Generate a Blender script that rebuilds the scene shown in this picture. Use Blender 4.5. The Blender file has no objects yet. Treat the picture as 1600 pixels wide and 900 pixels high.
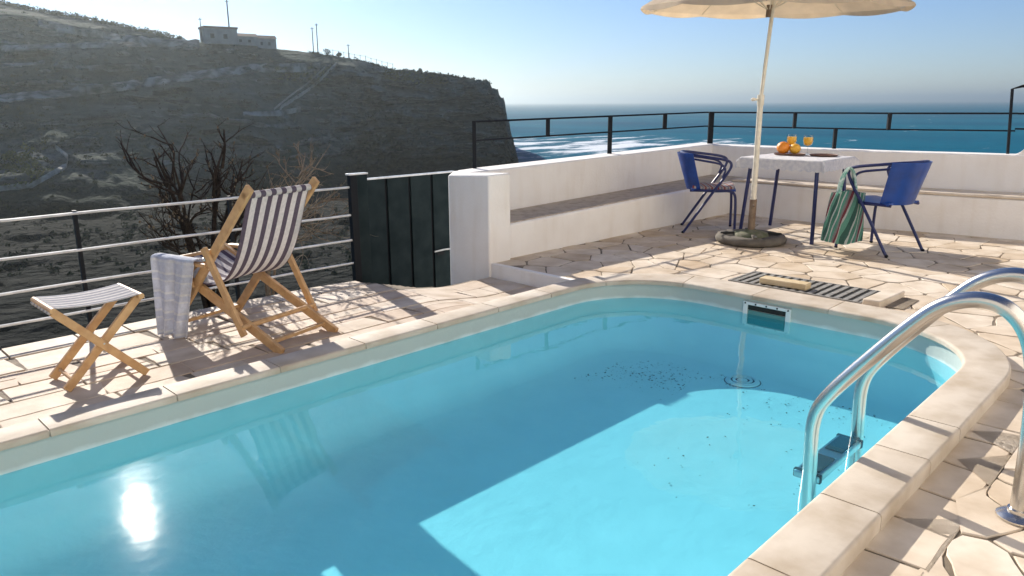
import bpy, bmesh, math, random
import numpy as np
from mathutils import Vector, Matrix, noise
random.seed(7)
R = math.radians
S = bpy.context.scene
C = S.collection
# ------------------------------------------------------------------ camera
F, CX, CY, H = 1165.0, 800.0, 450.0, 1.2
HD = R(44.4); TILT = math.atan(290 / F); ROLL = R(-0.25)
FWD = np.array([math.cos(HD) * math.cos(TILT), math.sin(HD) * math.cos(TILT), -math.sin(TILT)])
RGT = np.array([math.sin(HD), -math.cos(HD), 0.0])
UPV = np.cross(RGT, FWD)
cam = bpy.data.objects.new('camera', bpy.data.cameras.new('camera')); C.objects.link(cam)
cam.location = (0, 0, H)
_r = math.cos(ROLL) * RGT + math.sin(ROLL) * UPV
_u = -math.sin(ROLL) * RGT + math.cos(ROLL) * UPV
cam.rotation_euler = Matrix((_r, _u, -FWD)).transposed().to_euler()
cam.data.sensor_width = 36; cam.data.lens = F / 1600 * 36
cam.data.clip_start = 0.05; cam.data.clip_end = 120000
S.camera = cam
def ray(x, y):
    a, b = x - CX, CY - y
    c, s = math.cos(ROLL), math.sin(ROLL)
    a, b = a * c - b * s, a * s + b * c
    return FWD * F + RGT * a + UPV * b
# ------------------------------------------------------------------ light
SUN_AZ, SUN_EL = 73.5, 27.4
w = bpy.data.worlds.new('World'); S.world = w; w.use_nodes = True
nt = w.node_tree; nt.nodes.clear()
wo = nt.nodes.new('ShaderNodeOutputWorld'); bg = nt.nodes.new('ShaderNodeBackground')
sky = nt.nodes.new('ShaderNodeTexSky'); sky.sky_type = 'NISHITA'; sky.sun_disc = False
sky.sun_elevation = R(SUN_EL); sky.sun_rotation = R(90 - SUN_AZ)
sky.air_density = 1.0; sky.dust_density = 0.05; sky.ozone_density = 3.5; sky.altitude = 20
tn = nt.nodes.new('ShaderNodeMix'); tn.data_type = 'RGBA'; tn.blend_type = 'MULTIPLY'; tn.inputs['Factor'].default_value = 1; tn.inputs['B'].default_value = (.86, .93, 1.16, 1)
nt.links.new(sky.outputs[0], tn.inputs['A']); nt.links.new(tn.outputs['Result'], bg.inputs[0]); nt.links.new(bg.outputs[0], wo.inputs[0])
bg.inputs[1].default_value = 0.053
sd = bpy.data.lights.new('sun', 'SUN'); sun = bpy.data.objects.new('sun', sd); C.objects.link(sun)
sd.energy = 3.9; sd.angle = R(0.55); sd.color = (1.0, 0.93, 0.83)
sv = Vector((math.cos(R(SUN_AZ)) * math.cos(R(SUN_EL)), math.sin(R(SUN_AZ)) * math.cos(R(SUN_EL)), math.sin(R(SUN_EL))))
sun.rotation_euler = sv.to_track_quat('Z', 'Y').to_euler(); sun.location = sv * 30
S.view_settings.view_transform = 'Standard'; S.view_settings.look = 'None'
S.view_settings.exposure = 0.95; S.view_settings.gamma = 1
S.cycles.max_bounces = 8; S.cycles.transparent_max_bounces = 16; S.cycles.volume_bounces = 0
S.cycles.use_denoising = True

# ------------------------------------------------------------------ materials
def M(name, col, rough=0.7, var=0.0, scale=20.0, bump=0.0, bscale=None, metal=0.0, col2=None, spec=0.5, detail=5.0, lo=0.35, hi=0.65):
    m = bpy.data.materials.new(name); m.use_nodes = True
    n = m.node_tree; b = n.nodes['Principled BSDF']
    b.inputs['Roughness'].default_value = rough; b.inputs['Metallic'].default_value = metal
    b.inputs['Specular IOR Level'].default_value = spec
    b.inputs['Base Color'].default_value = (*col, 1)
    tc = n.nodes.new('ShaderNodeTexCoord')
    if var or col2:
        no = n.nodes.new('ShaderNodeTexNoise'); no.inputs['Scale'].default_value = scale; no.inputs['Detail'].default_value = detail
        n.links.new(tc.outputs['Object'], no.inputs['Vector'])
        r = n.nodes.new('ShaderNodeValToRGB'); r.color_ramp.elements[0].position = lo; r.color_ramp.elements[1].position = hi
        c2 = col2 or tuple(min(1, c * (1 + var)) for c in col); c1 = col if col2 else tuple(c * (1 - var) for c in col)
        r.color_ramp.elements[0].color = (*c1, 1); r.color_ramp.elements[1].color = (*c2, 1)
        n.links.new(no.outputs[0], r.inputs[0]); n.links.new(r.outputs[0], b.inputs['Base Color'])
    if bump:
        nb = n.nodes.new('ShaderNodeTexNoise'); nb.inputs['Scale'].default_value = bscale or scale; nb.inputs['Detail'].default_value = 6
        n.links.new(tc.outputs['Object'], nb.inputs['Vector'])
        bn = n.nodes.new('ShaderNodeBump'); bn.inputs['Strength'].default_value = 1; bn.inputs['Distance'].default_value = bump
        n.links.new(nb.outputs[0], bn.inputs['Height']); n.links.new(bn.outputs[0], b.inputs['Normal'])
    return m
def nodes(m): return m.node_tree.nodes, m.node_tree.links, m.node_tree.nodes['Principled BSDF']

def stone_mat(name, base, warm):
    m = M(name, base, 0.75, bump=0.003, bscale=14)
    N, L, b = nodes(m)
    at = N.new('ShaderNodeAttribute'); at.attribute_name = 'tone'
    tc = N.new('ShaderNodeTexCoord')
    no = N.new('ShaderNodeTexNoise'); no.inputs['Scale'].default_value = 6; no.inputs['Detail'].default_value = 8
    L.new(tc.outputs['Object'], no.inputs['Vector'])
    mx = N.new('ShaderNodeMix'); mx.data_type = 'RGBA'
    mx.inputs['A'].default_value = (*base, 1); mx.inputs['B'].default_value = (*warm, 1)
    L.new(at.outputs['Fac'], mx.inputs['Factor'])
    rp = N.new('ShaderNodeValToRGB'); rp.color_ramp.elements[0].position = .3; rp.color_ramp.elements[1].position = .62
    rp.color_ramp.elements[0].color = (.74, .69, .62, 1); rp.color_ramp.elements[1].color = (1, 1, 1, 1)
    L.new(no.outputs[0], rp.inputs[0])
    m2 = N.new('ShaderNodeMix'); m2.data_type = 'RGBA'; m2.blend_type = 'MULTIPLY'; m2.inputs['Factor'].default_value = 1
    L.new(mx.outputs['Result'], m2.inputs['A']); L.new(rp.outputs[0], m2.inputs['B'])
    L.new(m2.outputs['Result'], b.inputs['Base Color'])
    return m
MT = {}
MT['stone'] = stone_mat('limestone', (.70, .61, .50), (.56, .44, .31))
MT['tile'] = stone_mat('deck_tile', (.62, .53, .43), (.52, .40, .30))
MT['coping'] = stone_mat('coping_stone', (.60, .53, .44), (.50, .42, .33))
MT['grout'] = M('grout', (.19, .15, .105), .9, var=.3, scale=9, bump=.004, bscale=40)
MT['coping_grout'] = M('coping_grout', (.44, .38, .31), .9, var=.15, scale=30)
MT['wall'] = M('white_render', (.80, .76, .71), .85, scale=3.5, col2=(.86, .83, .79), bump=.003, bscale=45, lo=.25, hi=.6)
m = MT['wall']; N, L, b = nodes(m); geo = N.new('ShaderNodeNewGeometry'); mp = N.new('ShaderNodeMapping'); mp.inputs['Scale'].default_value = (5, 5, .7)
L.new(geo.outputs['Position'], mp.inputs['Vector']); q = N.new('ShaderNodeTexNoise'); q.inputs['Scale'].default_value = 2.2; q.inputs['Detail'].default_value = 8; L.new(mp.outputs[0], q.inputs['Vector'])
rp = N.new('ShaderNodeValToRGB'); rp.color_ramp.elements[0].position = .28; rp.color_ramp.elements[1].position = .50; rp.color_ramp.elements[0].color = (.955, .94, .92, 1); rp.color_ramp.elements[1].color = (1, 1, 1, 1)
L.new(q.outputs[0], rp.inputs[0]); mm = N.new('ShaderNodeMix'); mm.data_type = 'RGBA'; mm.blend_type = 'MULTIPLY'; mm.inputs['Factor'].default_value = 1
L.new(b.inputs['Base Color'].links[0].from_socket, mm.inputs['A']); L.new(rp.outputs[0], mm.inputs['B']); L.new(mm.outputs['Result'], b.inputs['Base Color'])
MT['ledge'] = M('ledge_stone', (.50, .42, .33), .85, scale=14, col2=(.30, .24, .18), bump=.004, bscale=30, lo=.45, hi=.8)
MT['basin'] = M('basin_plaster', (.64, .75, .74), .6, scale=5, col2=(.70, .80, .79), bump=.006, bscale=9, lo=.3, hi=.7)
m = MT['basin']; N, L, b = nodes(m); geo = N.new('ShaderNodeNewGeometry'); sp = N.new('ShaderNodeSeparateXYZ'); L.new(geo.outputs['Position'], sp.inputs[0])
q = N.new('ShaderNodeTexNoise'); q.inputs['Scale'].default_value = 7; q.inputs['Detail'].default_value = 8; L.new(geo.outputs['Position'], q.inputs['Vector'])
ad = N.new('ShaderNodeMath'); ad.operation = 'MULTIPLY_ADD'; ad.inputs[1].default_value = .05; L.new(q.outputs[0], ad.inputs[0]); L.new(sp.outputs[2], ad.inputs[2])
rp = N.new('ShaderNodeMapRange'); rp.inputs['From Min'].default_value = -.112; rp.inputs['From Max'].default_value = -.085; rp.inputs['To Min'].default_value = 0; rp.inputs['To Max'].default_value = 1; L.new(ad.outputs[0], rp.inputs['Value'])
mm = N.new('ShaderNodeMix'); mm.data_type = 'RGBA'; mm.inputs['B'].default_value = (.43, .49, .46, 1); L.new(rp.outputs[0], mm.inputs['Factor'])
L.new(b.inputs['Base Color'].links[0].from_socket, mm.inputs['A']); L.new(mm.outputs['Result'], b.inputs['Base Color'])
MT['black'] = M('black_metal', (.008, .010, .014), .6, spec=.2, bump=.0006, bscale=60)
MT['rail'] = M('grey_rail', (.62, .63, .64), .35, metal=.3, var=.15, scale=14)
MT['gate'] = M('gate_board', (.012, .021, .024), .8, spec=.12, scale=6, col2=(.022, .034, .037), bump=.001, bscale=30)
MT['steel'] = M('steel', (.60, .58, .55), .24, metal=1, bump=.0003, bscale=25)
MT['steel_dull'] = M('brushed_steel', (.5, .52, .53), .35, metal=1)
MT['tread'] = M('tread_rubber', (.02, .025, .03), .7)
MT['white_plastic'] = M('white_plastic', (.75, .76, .74), .4)
MT['wood'] = M('beech', (.47, .27, .12), .5, scale=22, col2=(.58, .36, .17), bump=.0006, bscale=60)
MT['cream_metal'] = M('cream_pole', (.74, .68, .55), .4, var=.1, scale=18)
MT['canopy'] = M('canvas_canopy', (.80, .70, .56), .9, var=.05, scale=8, bump=.001, bscale=120)
MT['brown_tube'] = M('rusty_tube', (.16, .10, .06), .5, scale=20, col2=(.24, .17, .11))
MT['concrete'] = M('concrete', (.10, .088, .07), .9, scale=10, col2=(.16, .14, .115), bump=.004, bscale=30)
MT['moss'] = M('mossy_concrete', (.10, .12, .06), .9, scale=20, col2=(.18, .17, .12), bump=.004, bscale=30)
MT['blue'] = M('blue_enamel', (.006, .05, .25), .35, var=.2, scale=10)
MT['navy'] = M('navy_tube', (.012, .02, .10), .35)
MT['cloth'] = M('white_cloth', (.80, .79, .80), .9, scale=30, col2=(.66, .66, .70), bump=.002, bscale=60)
MT['orange'] = M('orange_peel', (.80, .26, .02), .45, bump=.0008, bscale=250)
MT['lemon'] = M('orange_pale', (.80, .42, .04), .45, bump=.0008, bscale=250)
MT['juice'] = M('juice', (.95, .66, .14), .3)
MT['tray'] = M('tray_wood', (.14, .07, .035), .5, var=.3, scale=20)
MT['bark'] = M('bark', (.020, .016, .014), .95, spec=.1, scale=40, col2=(.045, .036, .030), bump=.002, bscale=80)
MT['bark_pale'] = M('pale_bark', (.16, .12, .085), .9, scale=40, col2=(.26, .21, .15), bump=.002, bscale=80)
MT['bud'] = M('bud', (.12, .09, .055), .8, var=.3, scale=30)
MT['iron'] = M('iron_grate', (.26, .25, .23), .7, metal=.2, var=.25, scale=25)
MT['dark'] = M('drain_dark', (.02, .02, .018), .9)
MT['block'] = M('sandstone_block', (.55, .42, .24), .85, scale=12, col2=(.62, .50, .32), bump=.003, bscale=30)
MT['house'] = M('far_house', (.26, .24, .22), .9, var=.15, scale=.6)
MT['roof'] = M('far_roof', (.22, .13, .09), .9)
MT['farpole'] = M('far_pole', (.06, .06, .06), .9)
MT['pathm'] = M('dirt_path', (.09, .088, .075), .95, spec=.05, scale=.25, col2=(.34, .32, .27), lo=.4, hi=.62)
MT['whitewall'] = M('far_white_wall', (.30, .28, .23), .9, var=.25, scale=.8)
MT['debris'] = M('leaf_debris', (.04, .04, .03), .9, scale=30, col2=(.16, .13, .08))
g = bpy.data.materials.new('clear_glass'); g.use_nodes = True; MT['glass'] = g
N, L, b = nodes(g); N.remove(b)
tr = N.new('ShaderNodeBsdfTransparent'); gl = N.new('ShaderNodeBsdfGlossy'); gl.inputs['Roughness'].default_value = .03
fr = N.new('ShaderNodeLayerWeight'); fr.inputs[0].default_value = .12; mx = N.new('ShaderNodeMixShader')
tr.inputs[0].default_value = (.93, .95, .95, 1)
L.new(fr.outputs['Facing'], mx.inputs[0]); L.new(tr.outputs[0], mx.inputs[1]); L.new(gl.outputs[0], mx.inputs[2])
L.new(mx.outputs[0], N['Material Output'].inputs['Surface'])

def stripes(name, axis, cols, period, rough=.9, weave=True, noise_amt=0.0):
    """constant-interpolation stripes along a UV axis"""
    m = bpy.data.materials.new(name); m.use_nodes = True; N, L, b = nodes(m)
    b.inputs['Roughness'].default_value = rough
    uv = N.new('ShaderNodeUVMap'); sp = N.new('ShaderNodeSeparateXYZ'); L.new(uv.outputs[0], sp.inputs[0])
    ml = N.new('ShaderNodeMath'); ml.operation = 'MULTIPLY'; ml.inputs[1].default_value = 1 / period
    L.new(sp.outputs[axis], ml.inputs[0])
    fr = N.new('ShaderNodeMath'); fr.operation = 'FRACT'; L.new(ml.outputs[0], fr.inputs[0])
    rp = N.new('ShaderNodeValToRGB'); rp.color_ramp.interpolation = 'CONSTANT'
    e = rp.color_ramp.elements
    for i, (p, c) in enumerate(cols):
        q = e[i] if i < 2 else e.new(p)
        q.position = p; q.color = (*c, 1)
    L.new(fr.outputs[0], rp.inputs[0])
    no = N.new('ShaderNodeTexNoise'); no.inputs['Scale'].default_value = 60
    tc = N.new('ShaderNodeTexCoord'); L.new(tc.outputs['Object'], no.inputs['Vector'])
    m2 = N.new('ShaderNodeMix'); m2.data_type = 'RGBA'; m2.blend_type = 'MULTIPLY'; m2.inputs['Factor'].default_value = .35
    L.new(rp.outputs[0], m2.inputs['A']); L.new(no.outputs[0], m2.inputs['B']); L.new(m2.outputs['Result'], b.inputs['Base Color'])
    bn = N.new('ShaderNodeBump'); bn.inputs['Distance'].default_value = .0008; L.new(no.outputs[0], bn.inputs['Height']); L.new(bn.outputs[0], b.inputs['Normal'])
    # thin cloth lets some light through
    tl = N.new('ShaderNodeBsdfTranslucent'); L.new(m2.outputs['Result'], tl.inputs[0])
    ms = N.new('ShaderNodeMixShader'); ms.inputs[0].default_value = .3
    L.new(b.outputs[0], ms.inputs[1]); L.new(tl.outputs[0], ms.inputs[2]); L.new(ms.outputs[0], N['Material Output'].inputs['Surface'])
    return m
W_, N_ = (.82, .77, .75), (.165, .125, .17)
MT['deck_stripe'] = stripes('striped_canvas', 0, [(0, W_), (.52, N_)], .0735)
MT['stool_stripe'] = stripes('stool_canvas', 0, [(0, (.78, .75, .74)), (.62, (.42, .42, .47))], .05)
MT['towel'] = stripes('towel_cloth', 1, [(0, (.76, .79, .88)), (.3, (.88, .89, .91)), (.42, (.70, .74, .85)), (.7, (.86, .87, .90)), (.8, (.76, .79, .88))], .11)
MT['bagm'] = stripes('bag_stripes', 0, [(0, (.10, .30, .22)), (.16, (.62, .70, .66)), (.22, (.06, .16, .13)), (.38, (.16, .42, .32)), (.52, (.60, .64, .62)),
                                        (.58, (.22, .05, .07)), (.68, (.25, .27, .27)), (.8, (.12, .36, .28)), (.93, (.66, .70, .68))], .155)
MT['seat_pad'] = stripes('patterned_cushion', 1, [(0, (.42, .10, .09)), (.25, (.62, .56, .52)), (.6, (.12, .12, .30)), (.72, (.62, .55, .5))], .06)
def translucent(m, f):
    N, L, b = nodes(m); tl = N.new('ShaderNodeBsdfTranslucent'); ms = N.new('ShaderNodeMixShader'); ms.inputs[0].default_value = f
    if b.inputs['Base Color'].links: L.new(b.inputs['Base Color'].links[0].from_socket, tl.inputs[0])
    else: tl.inputs[0].default_value = b.inputs['Base Color'].default_value
    L.new(b.outputs[0], ms.inputs[1]); L.new(tl.outputs[0], ms.inputs[2]); L.new(ms.outputs[0], N['Material Output'].inputs['Surface'])
translucent(MT['canopy'], .62); translucent(MT['cloth'], .25); translucent(MT['juice'], .5)

# pool water: clear, tinted, mirror-like with faint ripples
m = bpy.data.materials.new('pool_water'); m.use_nodes = True; MT['pool_water'] = m
N, L, b = nodes(m); N.remove(b)
tc = N.new('ShaderNodeTexCoord')
n1 = N.new('ShaderNodeTexNoise'); n1.inputs['Scale'].default_value = 3.0; n1.inputs['Detail'].default_value = 3
L.new(tc.outputs['Object'], n1.inputs['Vector'])
bn = N.new('ShaderNodeBump'); bn.inputs['Distance'].default_value = .0018; bn.inputs['Strength'].default_value = 1; L.new(n1.outputs[0], bn.inputs['Height'])
tr = N.new('ShaderNodeBsdfTransparent'); tr.inputs[0].default_value = (.47, .84, .92, 1)
g1 = N.new('ShaderNodeBsdfGlossy'); g1.inputs['Roughness'].default_value = .012
g2 = N.new('ShaderNodeBsdfGlossy'); g2.inputs['Roughness'].default_value = .085
for q in (g1, g2): L.new(bn.outputs[0], q.inputs['Normal'])
mg = N.new('ShaderNodeMixShader'); mg.inputs[0].default_value = .035; L.new(g1.outputs[0], mg.inputs[1]); L.new(g2.outputs[0], mg.inputs[2])
lw = N.new('ShaderNodeLayerWeight'); lw.inputs[0].default_value = .5; L.new(bn.outputs[0], lw.inputs['Normal'])
pw = N.new('ShaderNodeMath'); pw.operation = 'POWER'; pw.inputs[1].default_value = 5; L.new(lw.outputs['Facing'], pw.inputs[0])
fr = N.new('ShaderNodeMath'); fr.operation = 'MULTIPLY_ADD'; fr.inputs[1].default_value = .97; fr.inputs[2].default_value = .025; L.new(pw.outputs[0], fr.inputs[0])
ms = N.new('ShaderNodeMixShader'); L.new(fr.outputs[0], ms.inputs[0]); L.new(tr.outputs[0], ms.inputs[1]); L.new(mg.outputs[0], ms.inputs[2])
# a little light is scattered back by the water body itself
sc_ = N.new('ShaderNodeBsdfDiffuse'); sc_.inputs[0].default_value = (.01, .42, .74, 1); m3 = N.new('ShaderNodeMixShader'); m3.inputs[0].default_value = .06
L.new(ms.outputs[0], m3.inputs[1]); L.new(sc_.outputs[0], m3.inputs[2]); L.new(m3.outputs[0], N['Material Output'].inputs['Surface'])

# sea
m = M('sea_water', (.006, .075, .115), .6, spec=.01); MT['sea'] = m
N, L, b = nodes(m)
geo = N.new('ShaderNodeNewGeometry')
def noise_node(scale, detail, vec, sx=1, sy=1, rot=0.0):
    mp = N.new('ShaderNodeMapping'); mp.inputs['Scale'].default_value = (sx, sy, 1); mp.inputs['Rotation'].default_value = (0, 0, rot)
    L.new(vec, mp.inputs['Vector']); q = N.new('ShaderNodeTexNoise'); q.inputs['Scale'].default_value = scale; q.inputs['Detail'].default_value = detail
    L.new(mp.outputs[0], q.inputs['Vector']); return q
wv = noise_node(.12, 7, geo.outputs['Position'], 1.0, .45, R(-44))
bn = N.new('ShaderNodeBump'); bn.inputs['Distance'].default_value = 2.2; L.new(wv.outputs[0], bn.inputs['Height']); L.new(bn.outputs[0], b.inputs['Normal'])
big = noise_node(.006, 6, geo.outputs['Position'], 1, .35, R(-44))
rp = N.new('ShaderNodeValToRGB'); rp.color_ramp.elements[0].color = (.001, .085, .15, 1); rp.color_ramp.elements[1].color = (.002, .135, .20, 1)
rp.color_ramp.elements[0].position = .35; rp.color_ramp.elements[1].position = .65
L.new(big.outputs[0], rp.inputs[0])
# foam: breakers at the foot of the headland, sparse whitecaps elsewhere
FC = ray(905, 226); FC = FC * (-26.2 / FC[2]); 
fv = N.new('ShaderNodeVectorMath'); fv.operation = 'DISTANCE'; fv.inputs[1].default_value = (FC[0], FC[1], -25.0)
L.new(geo.outputs['Position'], fv.inputs[0])
mr = N.new('ShaderNodeMapRange'); mr.inputs['From Min'].default_value = 30; mr.inputs['From Max'].default_value = 190
mr.inputs['To Min'].default_value = .17; mr.inputs['To Max'].default_value = -.05
L.new(fv.outputs['Value'], mr.inputs['Value'])
fn = noise_node(.035, 9, geo.outputs['Position'], .55, 1.5, R(-44))
fn.inputs['Roughness'].default_value = .68
ad = N.new('ShaderNodeMath'); ad.operation = 'ADD'; L.new(fn.outputs[0], ad.inputs[0]); L.new(mr.outputs[0], ad.inputs[1])
fr2 = N.new('ShaderNodeValToRGB'); fr2.color_ramp.elements[0].position = .60; fr2.color_ramp.elements[1].position = .70
L.new(ad.outputs[0], fr2.inputs[0])
mxc = N.new('ShaderNodeMix'); mxc.data_type = 'RGBA'; mxc.inputs['B'].default_value = (.8, .83, .85, 1)
L.new(rp.outputs[0], mxc.inputs['A']); L.new(fr2.outputs[0], mxc.inputs['Factor']); L.new(mxc.outputs['Result'], b.inputs['Base Color'])

# hillside terrain
m = M('hillside', (.06, .06, .04), .98, spec=.03); MT['hill'] = m
N, L, b = nodes(m); geo = N.new('ShaderNodeNewGeometry')
a1 = noise_node(.030, 12, geo.outputs['Position'], 1, 1); a1.inputs['Roughness'].default_value = .68; a1.inputs['Vector'].links[0].from_node.inputs['Scale'].default_value = (1, 1, 2.6)
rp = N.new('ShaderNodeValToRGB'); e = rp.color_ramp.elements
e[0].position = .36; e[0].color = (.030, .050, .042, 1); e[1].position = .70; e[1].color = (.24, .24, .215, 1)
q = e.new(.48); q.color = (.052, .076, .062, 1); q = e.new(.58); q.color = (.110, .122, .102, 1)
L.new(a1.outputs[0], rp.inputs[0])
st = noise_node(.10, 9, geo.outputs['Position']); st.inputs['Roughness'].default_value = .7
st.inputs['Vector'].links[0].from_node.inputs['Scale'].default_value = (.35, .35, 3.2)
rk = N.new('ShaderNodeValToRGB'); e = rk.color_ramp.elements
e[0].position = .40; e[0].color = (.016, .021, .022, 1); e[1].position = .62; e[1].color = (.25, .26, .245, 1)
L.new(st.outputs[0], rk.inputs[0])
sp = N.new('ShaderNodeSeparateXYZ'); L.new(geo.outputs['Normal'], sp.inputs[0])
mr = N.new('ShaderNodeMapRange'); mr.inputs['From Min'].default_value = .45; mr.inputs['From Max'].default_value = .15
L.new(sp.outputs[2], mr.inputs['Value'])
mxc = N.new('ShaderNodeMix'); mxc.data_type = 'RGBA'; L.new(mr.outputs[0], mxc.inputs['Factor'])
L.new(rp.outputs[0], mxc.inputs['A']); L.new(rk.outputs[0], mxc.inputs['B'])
# rock and scrub of the cove floor, its shade painted in by height
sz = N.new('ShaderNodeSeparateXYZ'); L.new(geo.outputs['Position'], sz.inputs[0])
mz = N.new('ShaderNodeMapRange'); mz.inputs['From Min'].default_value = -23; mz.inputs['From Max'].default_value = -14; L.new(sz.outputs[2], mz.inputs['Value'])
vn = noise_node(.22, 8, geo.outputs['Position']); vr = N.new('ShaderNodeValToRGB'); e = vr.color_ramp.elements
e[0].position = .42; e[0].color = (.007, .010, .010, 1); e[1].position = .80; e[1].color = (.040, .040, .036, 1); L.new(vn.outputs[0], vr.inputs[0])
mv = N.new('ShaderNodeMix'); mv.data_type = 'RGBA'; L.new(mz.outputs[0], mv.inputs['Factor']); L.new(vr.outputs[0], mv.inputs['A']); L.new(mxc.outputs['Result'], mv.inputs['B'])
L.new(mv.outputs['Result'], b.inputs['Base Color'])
bb = noise_node(.35, 9, geo.outputs['Position']); bn = N.new('ShaderNodeBump'); bn.inputs['Distance'].default_value = 3.5
L.new(bb.outputs[0], bn.inputs['Height']); L.new(bn.outputs[0], b.inputs['Normal'])

# ------------------------------------------------------------------ helpers
class MB:
    def __init__(s): s.v = []; s.f = []; s.uv = {}; s.tone = []; s.keep = False
    def add(s, vs, fs, uvs=None, tone=0.0):
        o = len(s.v); s.v += [tuple(map(float, p)) for p in vs]
        for i, f in enumerate(fs):
            if uvs: s.uv[len(s.f)] = [uvs[j] for j in f]
            s.f.append(tuple(o + j for j in f)); s.tone.append(tone)
        return s
    def box(s, c, d, X=(1, 0, 0), Z=(0, 0, 1)):
        X = Vector(X).normalized(); Z = Vector(Z); Y = Z.cross(X).normalized(); Z = X.cross(Y).normalized(); c = Vector(c)
        vs = [c + X * d[0] / 2 * a + Y * d[1] / 2 * b_ + Z * d[2] / 2 * e for e in (-1, 1) for b_ in (-1, 1) for a in (-1, 1)]
        return s.add(vs, [(0, 2, 3, 1), (4, 5, 7, 6), (0, 1, 5, 4), (2, 6, 7, 3), (0, 4, 6, 2), (1, 3, 7, 5)])
    def bar(s, p, q, wd, th, side=(0, 0, 1)):
        """rectangular bar from p to q; th measured along 'side'"""
        p, q = Vector(p), Vector(q); X = (q - p); l = X.length; X.normalize()
        Sd = Vector(side); Sd = (Sd - X * Sd.dot(X)).normalized()
        return s.box((p + q) / 2, (l, wd, th), X, Sd)
    def tube(s, pts, r, n=10, caps=True, closed=False, smooth=0):
        P = [Vector(p) for p in pts]
        rad = list(r) if isinstance(r, (list, tuple)) else [r] * len(P)
        for _ in range(smooth):
            Q = []; RR = []
            rng = range(len(P)) if closed else range(len(P) - 1)
            if not closed: Q.append(P[0]); RR.append(rad[0])
            for i in rng:
                a, b_ = P[i], P[(i + 1) % len(P)]; ra, rb = rad[i], rad[(i + 1) % len(P)]
                Q += [a * .75 + b_ * .25, a * .25 + b_ * .75]; RR += [ra * .75 + rb * .25, ra * .25 + rb * .75]
            if not closed: Q.append(P[-1]); RR.append(rad[-1])
            P, rad = Q, RR
        k = len(P); vs = []; T0 = None; U = None
        for i in range(k):
            if closed: T = (P[(i + 1) % k] - P[i - 1])
            else: T = P[min(i + 1, k - 1)] - P[max(i - 1, 0)]
            if T.length < 1e-9: T = Vector((0, 0, 1))
            T.normalize()
            if U is None:
                U = T.orthogonal().normalized()
            else:
                U = (U - T * U.dot(T)); U = U.normalized() if U.length > 1e-6 else T.orthogonal().normalized()
            V = T.cross(U)
            vs += [P[i] + (U * math.cos(a) + V * math.sin(a)) * rad[i] for a in (2 * math.pi * j / n for j in range(n))]
        fs = []
        for i in range(k if closed else k - 1):
            for j in range(n):
                a = i * n + j; b_ = i * n + (j + 1) % n; c = ((i + 1) % k) * n; fs.append((a, b_, c + (j + 1) % n, c + j))
        if caps and not closed: fs += [tuple(range(n))[::-1], tuple((k - 1) * n + j for j in range(n))]
        return s.add(vs, fs)
    def lathe(s, prof, c, n=32, M4=None):
        vs = []; c = Vector(c)
        for r_, z in prof:
            for j in range(n):
                a = 2 * math.pi * j / n; p = Vector((r_ * math.cos(a), r_ * math.sin(a), z)); vs.append((M4 @ p if M4 else p) + c)
        fs = []
        for i in range(len(prof) - 1):
            for j in range(n): fs.append((i * n + j, i * n + (j + 1) % n, (i + 1) * n + (j + 1) % n, (i + 1) * n + j))
        if prof[0][0] > 1e-6: fs.append(tuple(range(n))[::-1])
        if prof[-1][0] > 1e-6: fs.append(tuple((len(prof) - 1) * n + j for j in range(n)))
        return s.add(vs, fs)
    def sphere(s, c, r, n=10, sz=(1, 1, 1)):
        m_ = n // 2 + 1
        vs = [(c[0] + r * sz[0] * math.sin(math.pi * i / m_) * math.cos(2 * math.pi * j / n), c[1] + r * sz[1] * math.sin(math.pi * i / m_) * math.sin(2 * math.pi * j / n),
               c[2] + r * sz[2] * math.cos(math.pi * i / m_)) for i in range(m_ + 1) for j in range(n)]
        fs = [(i * n + j, (i + 1) * n + j, (i + 1) * n + (j + 1) % n, i * n + (j + 1) % n) for i in range(m_) for j in range(n)]
        return s.add(vs, fs)
    def grid(s, fn, nu, nv, thick=0.0, uvfn=None):
        """surface fn(u,v); thick>0 gives it a back side too"""
        P = [[Vector(fn(i / nu, j / nv)) for j in range(nv + 1)] for i in range(nu + 1)]
        idx = lambda i, j: i * (nv + 1) + j
        vs = [P[i][j] for i in range(nu + 1) for j in range(nv + 1)]
        fs = [(idx(i, j), idx(i + 1, j), idx(i + 1, j + 1), idx(i, j + 1)) for i in range(nu) for j in range(nv)]
        uv = [(uvfn(i / nu, j / nv) if uvfn else (i / nu, j / nv)) for i in range(nu + 1) for j in range(nv + 1)]
        if thick:
            nr = []
            for i in range(nu + 1):
                for j in range(nv + 1):
                    a = P[min(i + 1, nu)][j] - P[max(i - 1, 0)][j]; b_ = P[i][min(j + 1, nv)] - P[i][max(j - 1, 0)]
                    q = a.cross(b_); nr.append(q.normalized() if q.length > 1e-12 else Vector((0, 0, 1)))
            n0 = len(vs); vs = vs + [v - q * thick for v, q in zip(vs, nr)]; uv = uv + uv
            fs += [tuple(n0 + k for k in f[::-1]) for f in fs]
            for i in range(nu):
                fs.append((idx(i, 0), n0 + idx(i, 0), n0 + idx(i + 1, 0), idx(i + 1, 0)))
                fs.append((idx(i, nv), idx(i + 1, nv), n0 + idx(i + 1, nv), n0 + idx(i, nv)))
            for j in range(nv):
                fs.append((idx(0, j), idx(0, j + 1), n0 + idx(0, j + 1), n0 + idx(0, j)))
                fs.append((idx(nu, j), n0 + idx(nu, j), n0 + idx(nu, j + 1), idx(nu, j + 1)))
        return s.add(vs, fs, uv)
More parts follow.
